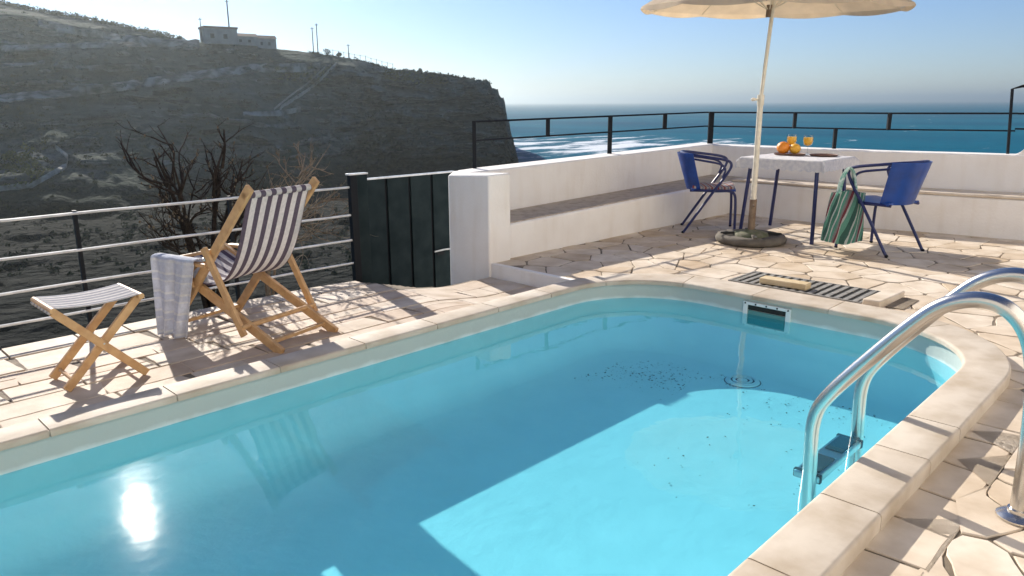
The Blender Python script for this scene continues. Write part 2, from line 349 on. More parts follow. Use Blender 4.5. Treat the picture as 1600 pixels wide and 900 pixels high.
    def poly(s, pts, z0, z1):
        """prism over a plan polygon; z1 may be a function"""
        n = len(pts); zf = z1 if callable(z1) else (lambda x, y: z1)
        zb = z0 if callable(z0) else (lambda x, y: z0)
        vs = [(x, y, zb(x, y)) for x, y in pts] + [(x, y, zf(x, y)) for x, y in pts]
        fs = [tuple(range(n))[::-1], tuple(range(n, 2 * n))] + [(i, (i + 1) % n, n + (i + 1) % n, n + i) for i in range(n)]
        return s.add(vs, fs)
    def build(s, name, mat, parent=None, bevel=0.0, smooth=30, seg=2):
        me = bpy.data.meshes.new(name); me.from_pydata(s.v, [], s.f)
        if s.uv:
            ul = me.uv_layers.new(name='UVMap')
            for pi, p in enumerate(me.polygons):
                if pi in s.uv:
                    for k, li in enumerate(p.loop_indices): ul.data[li].uv = s.uv[pi][k]
        if any(s.tone):
            at = me.attributes.new('tone', 'FLOAT', 'FACE'); at.data.foreach_set('value', s.tone)
        me.validate()
        me.materials.append(MT[mat] if isinstance(mat, str) else mat)
        bm = bmesh.new(); bm.from_mesh(me)
        if not s.uv and not any(s.tone) and not s.keep: bmesh.ops.recalc_face_normals(bm, faces=bm.faces[:])
        for f in bm.faces: f.smooth = True
        for e in bm.edges:
            if len(e.link_faces) == 2 and e.calc_face_angle(0) > R(smooth): e.smooth = False
        bm.to_mesh(me); bm.free()
        o = bpy.data.objects.new(name, me); C.objects.link(o)
        if bevel:
            bv = o.modifiers.new('bevel', 'BEVEL'); bv.width = bevel; bv.segments = seg; bv.limit_method = 'ANGLE'; bv.angle_limit = R(40)
        if parent: attach(o, parent)
        return o
def attach(o, parent):
    o.parent = parent
    p = parent; T = Matrix.Identity(4); chain = []
    while p: chain.append(p); p = p.parent
    for q in reversed(chain): T = T @ q.matrix_basis
    if o.type != 'EMPTY' : o.matrix_basis = T.inverted() @ o.matrix_basis
def tag(o, label=None, cat=None, group=None, kind=None):
    if label: o['label'] = label
    if cat: o['category'] = cat
    if group: o['group'] = group
    if kind: o['kind'] = kind
    return o
def thing(name, label, cat, loc=(0, 0, 0), group=None):
    o = bpy.data.objects.new(name, None); C.objects.link(o); o.location = loc; o.empty_display_size = .1
    return tag(o, label, cat, group)
fr_ = noise.fractal
def nz(x, y, z=0.0, o=4): return noise.fractal(Vector((x, y, z)), 1.0, 2.0, o)
def lerp_tab(t, x):
    if x <= t[0][0]: return t[0][1]
    for (a, b_), (c, d) in zip(t, t[1:]):
        if x <= c: return b_ + (d - b_) * (x - a) / (c - a)
    return t[-1][1]
def sstep(a, b_, x):
    t = min(1, max(0, (x - a) / (b_ - a))); return t * t * (3 - 2 * t)

# ------------------------------------------------------------------ sea
SEA = -25.0
mb = MB(); n = 96; rings = [30, 60, 120, 250, 500, 1000, 2500, 7000, 20000, 42000]
vs = [(0, 0, SEA)] + [(r_ * math.cos(2 * math.pi * j / n), r_ * math.sin(2 * math.pi * j / n), SEA) for r_ in rings for j in range(n)]
fs = [(0, 1 + j, 1 + (j + 1) % n) for j in range(n)]
for i in range(len(rings) - 1):
    for j in range(n): a = 1 + i * n; b_ = 1 + (i + 1) * n; fs.append((a + j, b_ + j, b_ + (j + 1) % n, a + (j + 1) % n))
mb.add(vs, fs); tag(mb.build('sea', 'sea'), kind='structure')

# ------------------------------------------------------------------ headland terrain across the cove
SKY = [(-400, -40), (-150, -12), (0, 6), (60, 17), (120, 27), (200, 43), (265, 58), (310, 66), (370, 66), (430, 76), (470, 80), (520, 87), (570, 96), (610, 108), (680, 114),
       (735, 122), (764, 125), (768, 137), (777, 141), (780, 152), (787, 156), (790, 170), (793, 188), (797, 192), (798, 212), (803, 217), (805, 238), (808, 243), (812, 262)]
SKY = [p for p in SKY if p[0] != 789]
def sky_y(x): return lerp_tab(SKY, x) + nz(x * .06, 3.1) * 1.6 + sstep(690, 770, x) * (nz(x * .16, 8.7) * 7)
def depth0(x, y):
    """distance of the hillside along the camera ray through image pixel x, y"""
    t = lerp_tab([(-400, 255), (0, 262), (320, 262), (520, 285), (620, 300), (812, 330)], x)     # ridge
    bfoot = lerp_tab([(-400, 330), (0, 345), (200, 330), (420, 300), (560, 270), (620, 262), (812, 262)], x)
    ys = lerp_tab(SKY, x)
    if y < bfoot:
        k = (y - ys) / max(8., bfoot - ys); k = max(0, k)
        foot = 26.1 * F / (bfoot - 160)
        # concave slope on the left, sheer cliff on the right
        cl = sstep(420, 600, x)
        kk = k ** 0.85 * (1 - cl) + k * cl
        return t + (min(foot, t - 4) - t) * kk
    return min(26.1 * F / (y - 160), t - 4)
def tpos(x, y, off=0.0, rel=True):
    r_ = ray(x, y); d = depth0(x, y); p = r_ * (d / F)
    if rel:
        # relief: gullies and ledges, pushing the surface towards or away from the viewer
        g_ = nz(p[0] * .022, p[1] * .022, p[2] * .05, 6) * 13 + nz(p[0] * .09, p[1] * .09, p[2] * .28 + 7, 5) * (4.5 + 7 * sstep(500, 660, x))
        cl = sstep(480, 640, x)
        led = 1.7 * (abs((p[2] * .23 + nz(p[0] * .03, p[1] * .03, 0, 2)) % 1 - .5)) * 6 * cl
        kt = min(1, max(0, (y - lerp_tab(SKY, x)) / 14))
        d = d + (g_ * (1 + .5 * cl) + led) * kt * min(1, d / 200)
        p = r_ * ((d - off) / F)
    else: p = r_ * ((d - off) / F)
    if p[2] + H < SEA + .8:      # the cove floor stays above the water
        p = p * ((SEA + .8 + .5 * nz(p[0] * .1, p[1] * .1) - H) / p[2])
    return Vector((p[0], p[1], p[2] + H))
cols = list(np.arange(-400, 560, 5.0)) + list(np.arange(560, 811, 2.2))
rows = 170
mb = MB(); grid = []
for x in cols:
    ys = sky_y(x); yb = lerp_tab([(-400, 640), (640, 640), (811, 330)], x)
    col = [tpos(x, ys + (yb - ys) * (k / rows) ** 1.25) for k in range(rows + 1)]
    # plateau behind the skyline, then down again
    top = col[0]; d = Vector((ray(x, ys)[0], ray(x, ys)[1], 0)).normalized()
    hz = max(.0, top.z - SEA)
    back = [top + d * 150 + Vector((0, 0, -hz * 1.02)), top + d * 90 + Vector((0, 0, -hz * .25 - 3)), top + d * 25 + Vector((0, 0, -2.5 - hz * .02))]
    grid.append(back + col)
nn = len(grid[0])
mb.add([p for c_ in grid for p in c_], [(i * nn + j, (i + 1) * nn + j, (i + 1) * nn + j + 1, i * nn + j + 1) for i in range(len(grid) - 1) for j in range(nn - 1)])
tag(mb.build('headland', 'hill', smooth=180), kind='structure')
# steep slope falling from below the terrace to the valley floor
mb = MB()
def near(u, v):
    X = -60 + 160 * u; d = 65 * v
    yy = 4.9 + d
    z = -1.5 - 24.5 * (1 - (1 - min(1, v * 1.35)) ** 1.8)
    sl = nz(X * .2, yy * .2, 0, 5) * .5 * min(1, v * 8)
    return (X * (0.15 + .85 * v) + 2, yy - .12 * max(0, X - 8) * v, z + sl)
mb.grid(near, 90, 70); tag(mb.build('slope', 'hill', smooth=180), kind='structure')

def strip(pts, w, name, mat, label=None, cat=None, h=0.5, kind=None):
    mb = MB(); P = []
    for (x0, y0), (x1, y1) in zip(pts, pts[1:]):
        k = max(2, int(abs(x1 - x0) / 6))
        P += [(x0 + (x1 - x0) * i / k, y0 + (y1 - y0) * i / k) for i in range(k)]
    P.append(pts[-1]); vs = []
    for i, (x, y) in enumerate(P):
        ww = w * (1 + .5 * nz(i * .5, w, 0, 2))
        a = tpos(x, y - ww / 2, 1.0); b_ = tpos(x, y + ww / 2, 1.0)
        vs += [a + Vector((0, 0, h * .3)), b_ + Vector((0, 0, h * .3)), b_ - Vector((0, 0, h)), a - Vector((0, 0, h))]
    fs = []
    for i in range(len(P) - 1):
        for j in range(4): fs.append((4 * i + j, 4 * i + 4 + j, 4 * i + 4 + (j + 1) % 4, 4 * i + (j + 1) % 4))
    mb.add(vs, fs); o = mb.build(name, mat, smooth=60)
    return tag(o, label, cat, kind=kind)
strip([(60, 35), (120, 47), (180, 58), (240, 65), (312, 68)], 10, 'dirt_path', 'pathm', kind='structure')
strip([(-60, 78), (40, 73), (130, 70), (230, 68)], 6, 'dirt_path', 'pathm', kind='structure')
strip([(-80, 168), (0, 153), (90, 146), (190, 134), (300, 118), (400, 106), (500, 104)], 11, 'dirt_path', 'pathm', kind='structure')
strip([(-40, 104), (30, 100), (70, 97)], 4, 'dirt_path', 'pathm', kind='structure')
strip([(380, 178), (436, 176), (470, 170)], 5, 'dirt_path', 'pathm', kind='structure')
strip([(-30, 298), (10, 292), (50, 288), (78, 272), (104, 258), (106, 244), (86, 228)], 5, 'stone_wall', 'whitewall', 'low pale stone wall zigzagging down the lower left hillside', 'wall', h=.5)
strip([(434, 180), (440, 166), (462, 152), (484, 138), (500, 124), (512, 112), (526, 98)], 2.4, 'stair_wall', 'whitewall', 'white parapet of the steps climbing the headland beside the cliff', 'wall', h=.6)
strip([(428, 170), (452, 150), (478, 132), (508, 104)], 1.1, 'stair_wall', 'whitewall', 'thin upper parapet line running above the white cliff steps', 'wall', h=.4)

def far(x, y): return tpos(x, y, 0, False)
def far_w(px, x, y): return px * depth0(x, y) / F
# houses on the ridge
def house(x0, x1, ytop, ybase, label, roofh, flat=False):
    xc = (x0 + x1) / 2; p = far(xc, lerp_tab(SKY, xc)); p = p - Vector((0, 0, .8))
    d = (p - Vector((0, 0, H))).length / F * 1.0
    wd = (x1 - x0) * d; ht = (ybase - ytop) * d
    yaw = math.atan2(p.y, p.x) - math.pi / 2 + .25
    t = thing('house', label, 'house', p); t.rotation_euler = (0, 0, yaw)
    mb = MB(); mb.box((0, 0, ht / 2), (wd, wd * .7, ht)); 
    o = mb.build('wall', 'house'); o.parent = t
    rf = MB()
    if flat: rf.box((0, 0, ht + roofh / 2), (wd + .6, wd * .7 + .6, roofh))
    else:
        a, b_ = wd / 2 + .3, wd * .35 + .3
        rf.add([(-a, -b_, ht), (a, -b_, ht), (a, b_, ht), (-a, b_, ht), (-a, 0, ht + roofh), (a, 0, ht + roofh)], [(0, 1, 5, 4), (2, 3, 4, 5), (0, 4, 3), (1, 2, 5), (3, 2, 1, 0)])
    o = rf.build('roof', 'roof'); o.parent = t
    for k in (-.28, .12):
        wn = MB(); wn.box((wd * k, -wd * .35 - .03, ht * .5), (wd * .12, .1, ht * .3)); o = wn.build('window', 'dark'); o.parent = t
house(321, 364, 48, 68, 'grey house with a flat roof standing on the headland skyline between the poles', .7, True)
house(368, 398, 60, 72, 'low wide outbuilding to the right of the flat roofed house on the skyline', 1.2)
house(402, 428, 62, 76, 'small end shed at the falling right end of the row of ridge buildings', 1.2)
# poles
for x, yt, yb, ra, lb in ((316, 30, 66, .14, 'short utility pole at the left end of the skyline house'), (360, 9, 68, .22, 'tallest utility pole rising from the skyline house roof line'),
                          (490, 44, 83, .16, 'left pole of the close pair on the ridge'), (497, 39, 84, .16, 'right and taller pole of the close pair on the ridge'),
                          (545, 68, 92, .15, 'single short post standing on the ridge right of the pole pair')):
    p = far(x, sky_y(x)); d = (p - Vector((0, 0, H))).length / F; h_ = (yb - yt) * d
    t = thing('utility_pole', lb, 'pole', p - Vector((0, 0, 2)), 'poles on the headland ridge')
    MB().tube([(0, 0, 0), (0, 0, h_ + 1)], [ra * 1.3, ra], 8).build('shaft', 'farpole').parent = t
    MB().box((0, 0, h_ + .5), (1.3, .16, .16), (math.cos(HD - 1.57), math.sin(HD - 1.57), 0)).build('crossarm', 'farpole').parent = t
# ridge fence with posts
t = thing('ridge_fence', 'thin post fence along the cliff top right of the pole pair', 'fence', far(540, 90))
rl = []
for i in range(13):
    x = 512 + i * 8.5; p = far(x, sky_y(x)) + Vector((0, 0, -.5)); rl.append(p + Vector((0, 0, 2.4)))
    MB().tube([p, p + Vector((0, 0, 2.7))], .09, 6).build('post', 'farpole', t)
MB().tube(rl, .05, 5).build('rail', 'farpole', t)
# scrub along the skyline (uncountable)
def leaf_cloud(mb, c, r, n, size, sq=.7, rng=random):
    for _ in range(n):
        d = Vector((rng.gauss(0, 1), rng.gauss(0, 1), rng.gauss(0, 1))).normalized() * r * rng.random() ** .4; d.z *= sq
        a = Vector((rng.gauss(0, 1), rng.gauss(0, 1), rng.gauss(0, 1))).normalized(); b_ = a.orthogonal().normalized(); s_ = size * rng.uniform(.5, 1.3); p = Vector(c) + d
        mb.add([p - b_ * s_, p + a * s_, p + b_ * s_], [(0, 1, 2)])
MT['scrub'] = M('scrub', (.024, .034, .018), .95, spec=.05, scale=.4, col2=(.050, .058, .028)); MT['scrub_lit'] = M('scrub_light', (.08, .09, .03), .95, spec=.05, scale=.5, col2=(.16, .16, .06))  # scrub_lit paints the sun on the grass in as a brighter colour
mb = MB(); rg = random.Random(3)
for i in range(300):
    x = rg.uniform(-60, 285); p = far(x, sky_y(x) + rg.uniform(0, 3)); leaf_cloud(mb, p + Vector((0, 0, .4)), rg.uniform(.5, 1.3), 14, .5, 1.2, rg)
for i in range(160):
    x = rg.uniform(480, 765); p = far(x, sky_y(x) + rg.uniform(0, 3)); leaf_cloud(mb, p + Vector((0, 0, .2)), rg.uniform(.4, 1.0), 12, .45, .8, rg)
for i in range(1500):
    x = rg.uniform(-100, 640); y = rg.uniform(sky_y(x) + 6, 430); leaf_cloud(mb, tpos(x, y), rg.uniform(.4, 1.3), 12, .45, .6, rg)
tag(mb.build('scrub', 'scrub'), kind='stuff')
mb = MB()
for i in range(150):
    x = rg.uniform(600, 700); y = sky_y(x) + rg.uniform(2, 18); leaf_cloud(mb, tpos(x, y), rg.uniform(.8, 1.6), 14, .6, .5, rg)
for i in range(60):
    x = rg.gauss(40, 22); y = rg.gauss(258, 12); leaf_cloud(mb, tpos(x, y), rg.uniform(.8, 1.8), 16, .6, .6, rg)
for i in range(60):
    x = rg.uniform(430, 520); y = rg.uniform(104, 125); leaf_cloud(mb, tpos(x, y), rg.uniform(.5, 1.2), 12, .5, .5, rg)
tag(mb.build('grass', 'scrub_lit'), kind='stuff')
# rounder bushes on the ridge beside the pole pair
for x, r_, lb in ((511, 1.5, 'dark round bush right beside the pole pair on the ridge'), (530, 1.0, 'smaller dark bush between the pole pair and the single ridge post'), (657, .9, 'lone small bush on the cliff top above the sheer face')):
    mb = MB(); p = far(x, sky_y(x)); leaf_cloud(mb, p + Vector((0, 0, r_ * .8)), r_, 160, .35, .8, rg); tag(mb.build('bush', 'scrub'), lb, 'bush', 'bushes on the ridge')

# ------------------------------------------------------------------ pool
X0, X1, Y0, Y1, PR = -2.6, 4.36, .80, 3.09, .6
def sdf(x, y, r_=PR):
    cx, cy = (X0 + X1) / 2, (Y0 + Y1) / 2; qx = abs(x - cx) - (X1 - X0) / 2 + r_; qy = abs(y - cy) - (Y1 - Y0) / 2 + r_
    return math.hypot(max(qx, 0), max(qy, 0)) + min(max(qx, qy), 0) - r_
def ring_pts(seg=.06, arc=14):
    """closed inner outline: list of (x, y, nx, ny)"""
    out = []
    def line(a, b_, n_):
        k = max(1, int(math.dist(a, b_) / seg))
        for i in range(k): out.append((a[0] + (b_[0] - a[0]) * i / k, a[1] + (b_[1] - a[1]) * i / k, *n_))
    def arcf(cx, cy, a0):
        for i in range(arc):
            a = R(a0 + 90 * i / arc); out.append((cx + PR * math.cos(a), cy + PR * math.sin(a), math.cos(a), math.sin(a)))
    line((X0 + PR, Y0), (X1 - PR, Y0), (0, -1)); arcf(X1 - PR, Y0 + PR, -90)
    line((X1, Y0 + PR), (X1, Y1 - PR), (1, 0)); arcf(X1 - PR, Y1 - PR, 0)
    line((X1 - PR, Y1), (X0 + PR, Y1), (0, 1)); arcf(X0 + PR, Y1 - PR, 90)
    line((X0, Y1 - PR), (X0, Y0 + PR), (-1, 0)); arcf(X0 + PR, Y0 + PR, 180)
    return out
RING = ring_pts()
def cwid(nx, ny): return (.19 if ny < 0 else .165) * abs(ny) ** 2 + .27 * nx * nx
pool = thing('swimming_pool', 'rounded corner swimming pool full of clear turquoise water in the terrace', 'pool', (1, 2, 0))
# basin: wall, cove, floor
FLOOR = -.485; prof = [(.02, -.029), (.02, -.345)] + [(.02 - .14 * (1 - math.cos(R(a))), -.345 - .14 * math.sin(R(a))) for a in (15, 30, 45, 60, 75, 90)]
mb = MB(); K = len(RING); vs = []
for o_, z in prof: vs += [(x + nx * o_, y + ny * o_, z) for x, y, nx, ny in RING]
fs = [(i * K + j, i * K + (j + 1) % K, (i + 1) * K + (j + 1) % K, (i + 1) * K + j) for i in range(len(prof) - 1) for j in range(K)]
fs.append(tuple((len(prof) - 1) * K + j for j in range(K)))
mb.add(vs, fs); mb.build('basin', 'basin', pool, smooth=50)
# coping slabs
def slab_mesh(mb, a, b_):
    """one slab over ring samples a..b_"""
    # cross-section: inner bottom -> inner top (rounded) -> outer top (rounded) -> outer bottom
    def sec(x, y, nx, ny):
        w_ = cwid(nx, ny); r_ = .014
        pr = [(.03, -.030), (0, -.030), (0, -r_)] + [(r_ - r_ * math.cos(R(t)), -r_ + r_ * math.sin(R(t))) for t in (30, 60, 90)] + \
             [(w_ - r_ + r_ * math.sin(R(t)), -r_ + r_ * math.cos(R(t))) for t in (0, 30, 60, 90)] + [(w_, -.06)]
        return [(x + nx * o_, y + ny * o_, z) for o_, z in pr]
    idxs = list(range(a, b_ + 1)); P = []
    for q, i in enumerate(idxs):
        x, y, nx, ny = RING[i % K]
        if q in (0, len(idxs) - 1):
            x2, y2, nx2, ny2 = RING[(i + (1 if q == 0 else -1)) % K]; t = .05
            x, y = x + (x2 - x) * t, y + (y2 - y) * t
        P.append(sec(x, y, nx, ny))
    m_ = len(P[0]); vs = [p for s_ in P for p in s_]
    fs = [(i * m_ + j, i * m_ + j + 1, (i + 1) * m_ + j + 1, (i + 1) * m_ + j) for i in range(len(P) - 1) for j in range(m_ - 1)]
    fs += [tuple(range(m_)), tuple((len(P) - 1) * m_ + j for j in range(m_))[::-1]]
    mb.add(vs, fs, tone=random.random())
# joints chosen so that one falls at X = 3.06 on the near right side
mb = MB(); i0 = min(range(K), key=lambda i: abs(RING[i][0] - 3.06) + (0 if RING[i][3] < -.9 else 99))
step = 8; i = i0; end = i0 + K
while i < end:
    j = min(i + step if (i - i0) not in (0,) else i + 22, end); slab_mesh(mb, i, j); i = j
mb.build('coping', 'coping', pool, smooth=40)
mb = MB(); vs = []; pr = [(.006, -.029), (.004, -.005), ('w', -.005), ('w', -.057)]
for o_, z in pr: vs += [(x + nx * (cwid(nx, ny) - .004 if o_ == 'w' else o_), y + ny * (cwid(nx, ny) - .004 if o_ == 'w' else o_), z) for x, y, nx, ny in RING]
mb.add(vs, [(a * K + j, a * K + (j + 1) % K, (a + 1) * K + (j + 1) % K, (a + 1) * K + j) for a in range(3) for j in range(K)])
mb.build('joint_grout', 'coping_grout', pool, smooth=40)
# skimmer in the back wall
XW = X1 + .02; sy0, sy1 = 1.90, 2.155
sk = MB()
for (ya, yb, za, zb) in ((sy0 - .03, sy1 + .03, -.048, -.028 - .04), (sy0 - .03, sy0, -.068, -.20), (sy1, sy1 + .03, -.068, -.20)):
    sk.box((XW - .008, (ya + yb) / 2, (za + zb) / 2), (.016, yb - ya, abs(zb - za)))
skf = sk.build('skimmer_frame', 'white_plastic', pool, bevel=.002)
MB().box((XW - .003, (sy0 + sy1) / 2, -.085), (.004, sy1 - sy0, .034)).build('skimmer_mouth', 'dark', skf)
MT['flap'] = M('flap_plastic', (.10, .26, .25), .4)
MB().box((XW - .006, (sy0 + sy1) / 2, -.152), (.006, sy1 - sy0 - .01, .095)).build('skimmer_flap', 'flap', skf, bevel=.002)
for ya in np.linspace(sy0 - .015, sy1 + .015, 5): MB().sphere((XW - .017, ya, -.058), .006, 8).build('screw', 'dark', skf)
# main drain and debris on the floor
dr = MB(); dr.lathe([(.0, .012), (.03, .012), (.03, .006), (.045, .006), (.045, .014), (.06, .014), (.06, .006), (.075, .006), (.075, .014), (.10, .010), (.105, 0)], (4.10, 2.02, FLOOR), 36)
dro = dr.build('floor_drain', 'white_plastic', pool)
dg = MB()
for r0, r1 in ((.032, .043), (.062, .073)): dg.lathe([(r0, .0075), (r1, .0075)], (4.10, 2.02, FLOOR), 36)
dg.lathe([(.106, .002), (.112, .001)], (4.10, 2.02, FLOOR), 36); dg.build('drain_slots', 'debris', dro)
MB().box((4.12, 2.4, FLOOR + .012), (.02, .5, .012), (0, 1, 0)).build('floor_pipe', 'white_plastic', pool, bevel=.003) if False else None
mb = MB(); rg = random.Random(12)
def leafbit(x, y, z, s_):
    a = rg.uniform(0, 6.28); e = rg.uniform(.3, .8); mb.add([(x + s_ * math.cos(a + t) * (1 if k % 2 else e), y + s_ * math.sin(a + t) * (1 if k % 2 else e), z + rg.uniform(0, .004)) for k, t in enumerate((0, 1.4, 3.1, 4.6))], [(0, 1, 2, 3)])
for _ in range(900):
    v = rg.random(); y = rg.gauss(2.5, .22) if v < .7 else rg.uniform(.95, 2.4); x = 4.12 - abs(rg.gauss(0, .14)) - (abs(y - 2.5) < .3) * rg.uniform(0, .35) - (.25 * max(0, y - 2.55) / .3)
    if x < 4.18 and y < 2.8: leafbit(x, y, FLOOR + .004, rg.choice((.002, .002, .003, .003, .004, .009)))
for _ in range(70): leafbit(rg.uniform(2.6, 4.1), rg.uniform(1.0, 1.9), FLOOR + .004, rg.uniform(.003, .009))
tag(mb.build('leaf_debris', 'debris'), kind='stuff')
# water surface
mb = MB(); mb.keep = True; mb.add([(x + nx * .02, y + ny * .02, -.13) for x, y, nx, ny in RING], [tuple(range(K))])
tag(mb.build('water', 'pool_water'), kind='structure')

# ------------------------------------------------------------------ ladder
def ladder():
    t = thing('pool_ladder', 'polished steel pool ladder with looping handrails at the right edge of the pool', 'ladder', (2.8, .6, -.05))
    prof = [(.965, -.50), (.97, -.3), (.98, -.08), (.985, .09), (.93, .195), (.80, .365), (.70, .49), (.62, .575), (.53, .612), (.45, .603), (.385, .54), (.35, .43), (.335, .25), (.33, -.05)]
    for X in (2.575, 3.045):
        rl = MB(); rl.tube([(X, y, z) for y, z in prof], .0255, 20, smooth=3).build('handrail', 'steel', t, smooth=60)
        MB().lathe([(.0, 0), (.06, 0), (.06, .006), (.045, .016), (.032, .02), (.032, .03)], (X, .33, -.055), 28).build('anchor_flange', 'steel', t)
    for z in (-.17, -.40):
        st = MB(); st.box((2.81, .995, z), (.44, .10, .03)); s_ = st.build('step', 'steel_dull', t, bevel=.008)
        for xx in (2.70, 2.92): MB().box((xx, .995, z + .017), (.15, .07, .006)).build('tread', 'tread', s_, bevel=.002)
        for xx in (2.605, 3.015): MB().box((xx, .995, z), (.02, .105, .034)).build('bracket', 'tread', s_, bevel=.004)
ladder()

# ------------------------------------------------------------------ paving
def zt(x, y):
    """the paving lies a step below the raised coping"""
    return -.058  # bench walls, grate and furniture scaled up about the camera to this level
def clip(poly, px, py, qx, qy):
    """keep the side of the bisector nearer to p"""
    mx_, my_ = (px + qx) / 2, (py + qy) / 2; nx, ny = qx - px, qy - py; out = []
    for i in range(len(poly)):
        a, b_ = poly[i], poly[(i + 1) % len(poly)]
        da = (a[0] - mx_) * nx + (a[1] - my_) * ny; db = (b_[0] - mx_) * nx + (b_[1] - my_) * ny
        if da <= 0: out.append(a)
        if da * db < 0: t = da / (da - db); out.append((a[0] + (b_[0] - a[0]) * t, a[1] + (b_[1] - a[1]) * t))
    return out
def stones(mb, sites, joint, zf, keep, fix=None, rough=.012, bounds=None, th=.008):
    rg = random.Random(5)
    for i, (px, py) in enumerate(sites):
        cell = [(px - 1, py - 1), (px + 1, py - 1), (px + 1, py + 1), (px - 1, py + 1)]
        if bounds:
            bx0, bx1, by0, by1 = bounds
            cell = [(min(max(x, bx0), bx1), min(max(y, by0), by1)) for x, y in cell]
        near_ = sorted((q for q in sites if q != (px, py) and abs(q[0] - px) < 1.2 and abs(q[1] - py) < 1.2), key=lambda q: (q[0] - px) ** 2 + (q[1] - py) ** 2)[:16]
        for q in near_: cell = clip(cell, px, py, *q)
        if len(cell) < 3: continue
        cxm = sum(p[0] for p in cell) / len(cell); cym = sum(p[1] for p in cell) / len(cell)
        if not keep(cxm, cym): continue
        # subdivide and roughen the outline
        out = []; jj = joint * rg.uniform(.5, 1.6) * (2.6 if rg.random() < .12 else 1)
        for k in range(len(cell)):
            a, b_ = cell[k], cell[(k + 1) % len(cell)]; l = math.dist(a, b_); n_ = max(1, int(l / .045))
            for m_ in range(n_): out.append((a[0] + (b_[0] - a[0]) * m_ / n_, a[1] + (b_[1] - a[1]) * m_ / n_))
        sh = []
        for x, y in out:
            dx, dy = cxm - x, cym - y; dl = math.hypot(dx, dy) or 1
            s_ = jj + rough * nz(x * 9 + i, y * 9, 0, 3)
            x, y = x + dx / dl * max(.002, s_), y + dy / dl * max(.002, s_)
            if fix: x, y = fix(x, y)
            sh.append((x, y))
        k = len(sh); sh = [((sh[a - 1][0] + 8 * sh[a][0] + sh[(a + 1) % k][0]) / 10, (sh[a - 1][1] + 8 * sh[a][1] + sh[(a + 1) % k][1]) / 10) for a in range(k)]
        dz = rg.uniform(-.0025, .0015); tx, ty = rg.uniform(-.004, .004), rg.uniform(-.004, .004)
        def zz(x, y): return zf(x, y) + dz + tx * (x - cxm) + ty * (y - cym)
        top = [(x + (cxm - x) * .02, y + (cym - y) * .02, zz(x, y)) for x, y in sh]; low = [(x, y, zz(x, y) - .003) for x, y in sh]; bot = [(x, y, zz(x, y) - th) for x, y in sh]
        mb.add(bot + low + top + [(cxm, cym, zz(cxm, cym) + .0005)],
               [(a + q * k, (a + 1) % k + q * k, (a + 1) % k + (q + 1) * k, a + (q + 1) * k) for q in (0, 1) for a in range(k)] + [(2 * k + a, 2 * k + (a + 1) % k, 3 * k) for a in range(k)],
               tone=max(.01, rg.random() ** 1.6 * (0.9 if rg.random() < .85 else 1.3)))
def poisson(x0, x1, y0, y1, d, rg, sx=1.0, tries=9000):
    pts = []
    for _ in range(tries):
        p = (rg.uniform(x0, x1), rg.uniform(y0, y1)); dd = d * rg.uniform(.6, 1.5)
        if all(((p[0] - q[0]) / sx) ** 2 + (p[1] - q[1]) ** 2 > dd * dd for q in pts): pts.append(p)
    return pts
def fixpool(x, y):
    s_ = sdf(x, y)
    if s_ < .12:
        e = .01; gx = (sdf(x + e, y) - sdf(x - e, y)) / (2 * e); gy = (sdf(x, y + e) - sdf(x, y - e)) / (2 * e); l = math.hypot(gx, gy) or 1
        x, y = x + gx / l * (.12 - s_), y + gy / l * (.12 - s_)
    return x, y
rg = random.Random(21)
sites = poisson(-2.6, 9.0, -3.2, 4.5, .20, rg, tries=7000)
def keep_t(x, y):
    if y > 4.40: return False
    if y > 3.15 and x < 4.06: return False
    if y > .68 and y < .8 and x < 3.62: return False
    return sdf(x, y) > .10
def fix_t(x, y):
    x, y = fixpool(x, y)
    if y > 3.16 and x < 4.12: x = 4.12
    if .442 < y < .9 and x < 3.62: y = .442
    return x, y
def tile(mb, q, rg, zf, fix, jt=.006):
    cxm = sum(p[0] for p in q) / 4; cym = sum(p[1] for p in q) / 4; out = []
    for k in range(4):
        a, b_ = q[k], q[(k + 1) % 4]; l = math.dist(a, b_); n_ = max(1, int(l / .05))
        for m_ in range(n_): out.append((a[0] + (b_[0] - a[0]) * m_ / n_, a[1] + (b_[1] - a[1]) * m_ / n_))
    sh = [fix(x + .0035 * nz(x * 14, y * 14 + cxm), y + .0035 * nz(x * 14 + 5, y * 14 + cxm)) for x, y in out]; k = len(sh)
    dz = rg.uniform(-.002, .002); tx, ty = rg.uniform(-.006, .006), rg.uniform(-.006, .006)
    zz = lambda x, y: zf(x, y) + dz + tx * (x - cxm) + ty * (y - cym)
    mb.add([(x, y, zz(x, y) - .02) for x, y in sh] + [(x, y, zz(x, y) - .003) for x, y in sh] + [(x + (cxm - x) * .02, y + (cym - y) * .03, zz(x, y)) for x, y in sh] + [(cxm, cym, zz(cxm, cym))],
           [(a + p_ * k, (a + 1) % k + p_ * k, (a + 1) % k + (p_ + 1) * k, a + (p_ + 1) * k) for p_ in (0, 1) for a in range(k)] + [(2 * k + a, 2 * k + (a + 1) % k, 3 * k) for a in range(k)],
           tone=max(.01, rg.random() ** 1.5))
mb = MB(); stones(mb, sites, .0040, zt, keep_t, fix_t, rough=.012)
rg = random.Random(8); x = -2.4; sk0 = 0      # course of squared slabs beside the coping
while x < 3.5:
    l = rg.uniform(.18, .34); l = 3.63 - x if x + l > 3.5 else l; sk1 = rg.uniform(-.03, .03); j_ = rg.uniform(.004, .010)
    tile(mb, [(x + sk0 + j_, .452), (x + l + sk1 - j_, .452), (x + l - j_, .66), (x + j_, .66)], rg, zt, lambda a, b_: (a, b_)); x += l; sk0 = sk1
tag(mb.build('terrace_paving', 'stone', smooth=25), kind='structure')
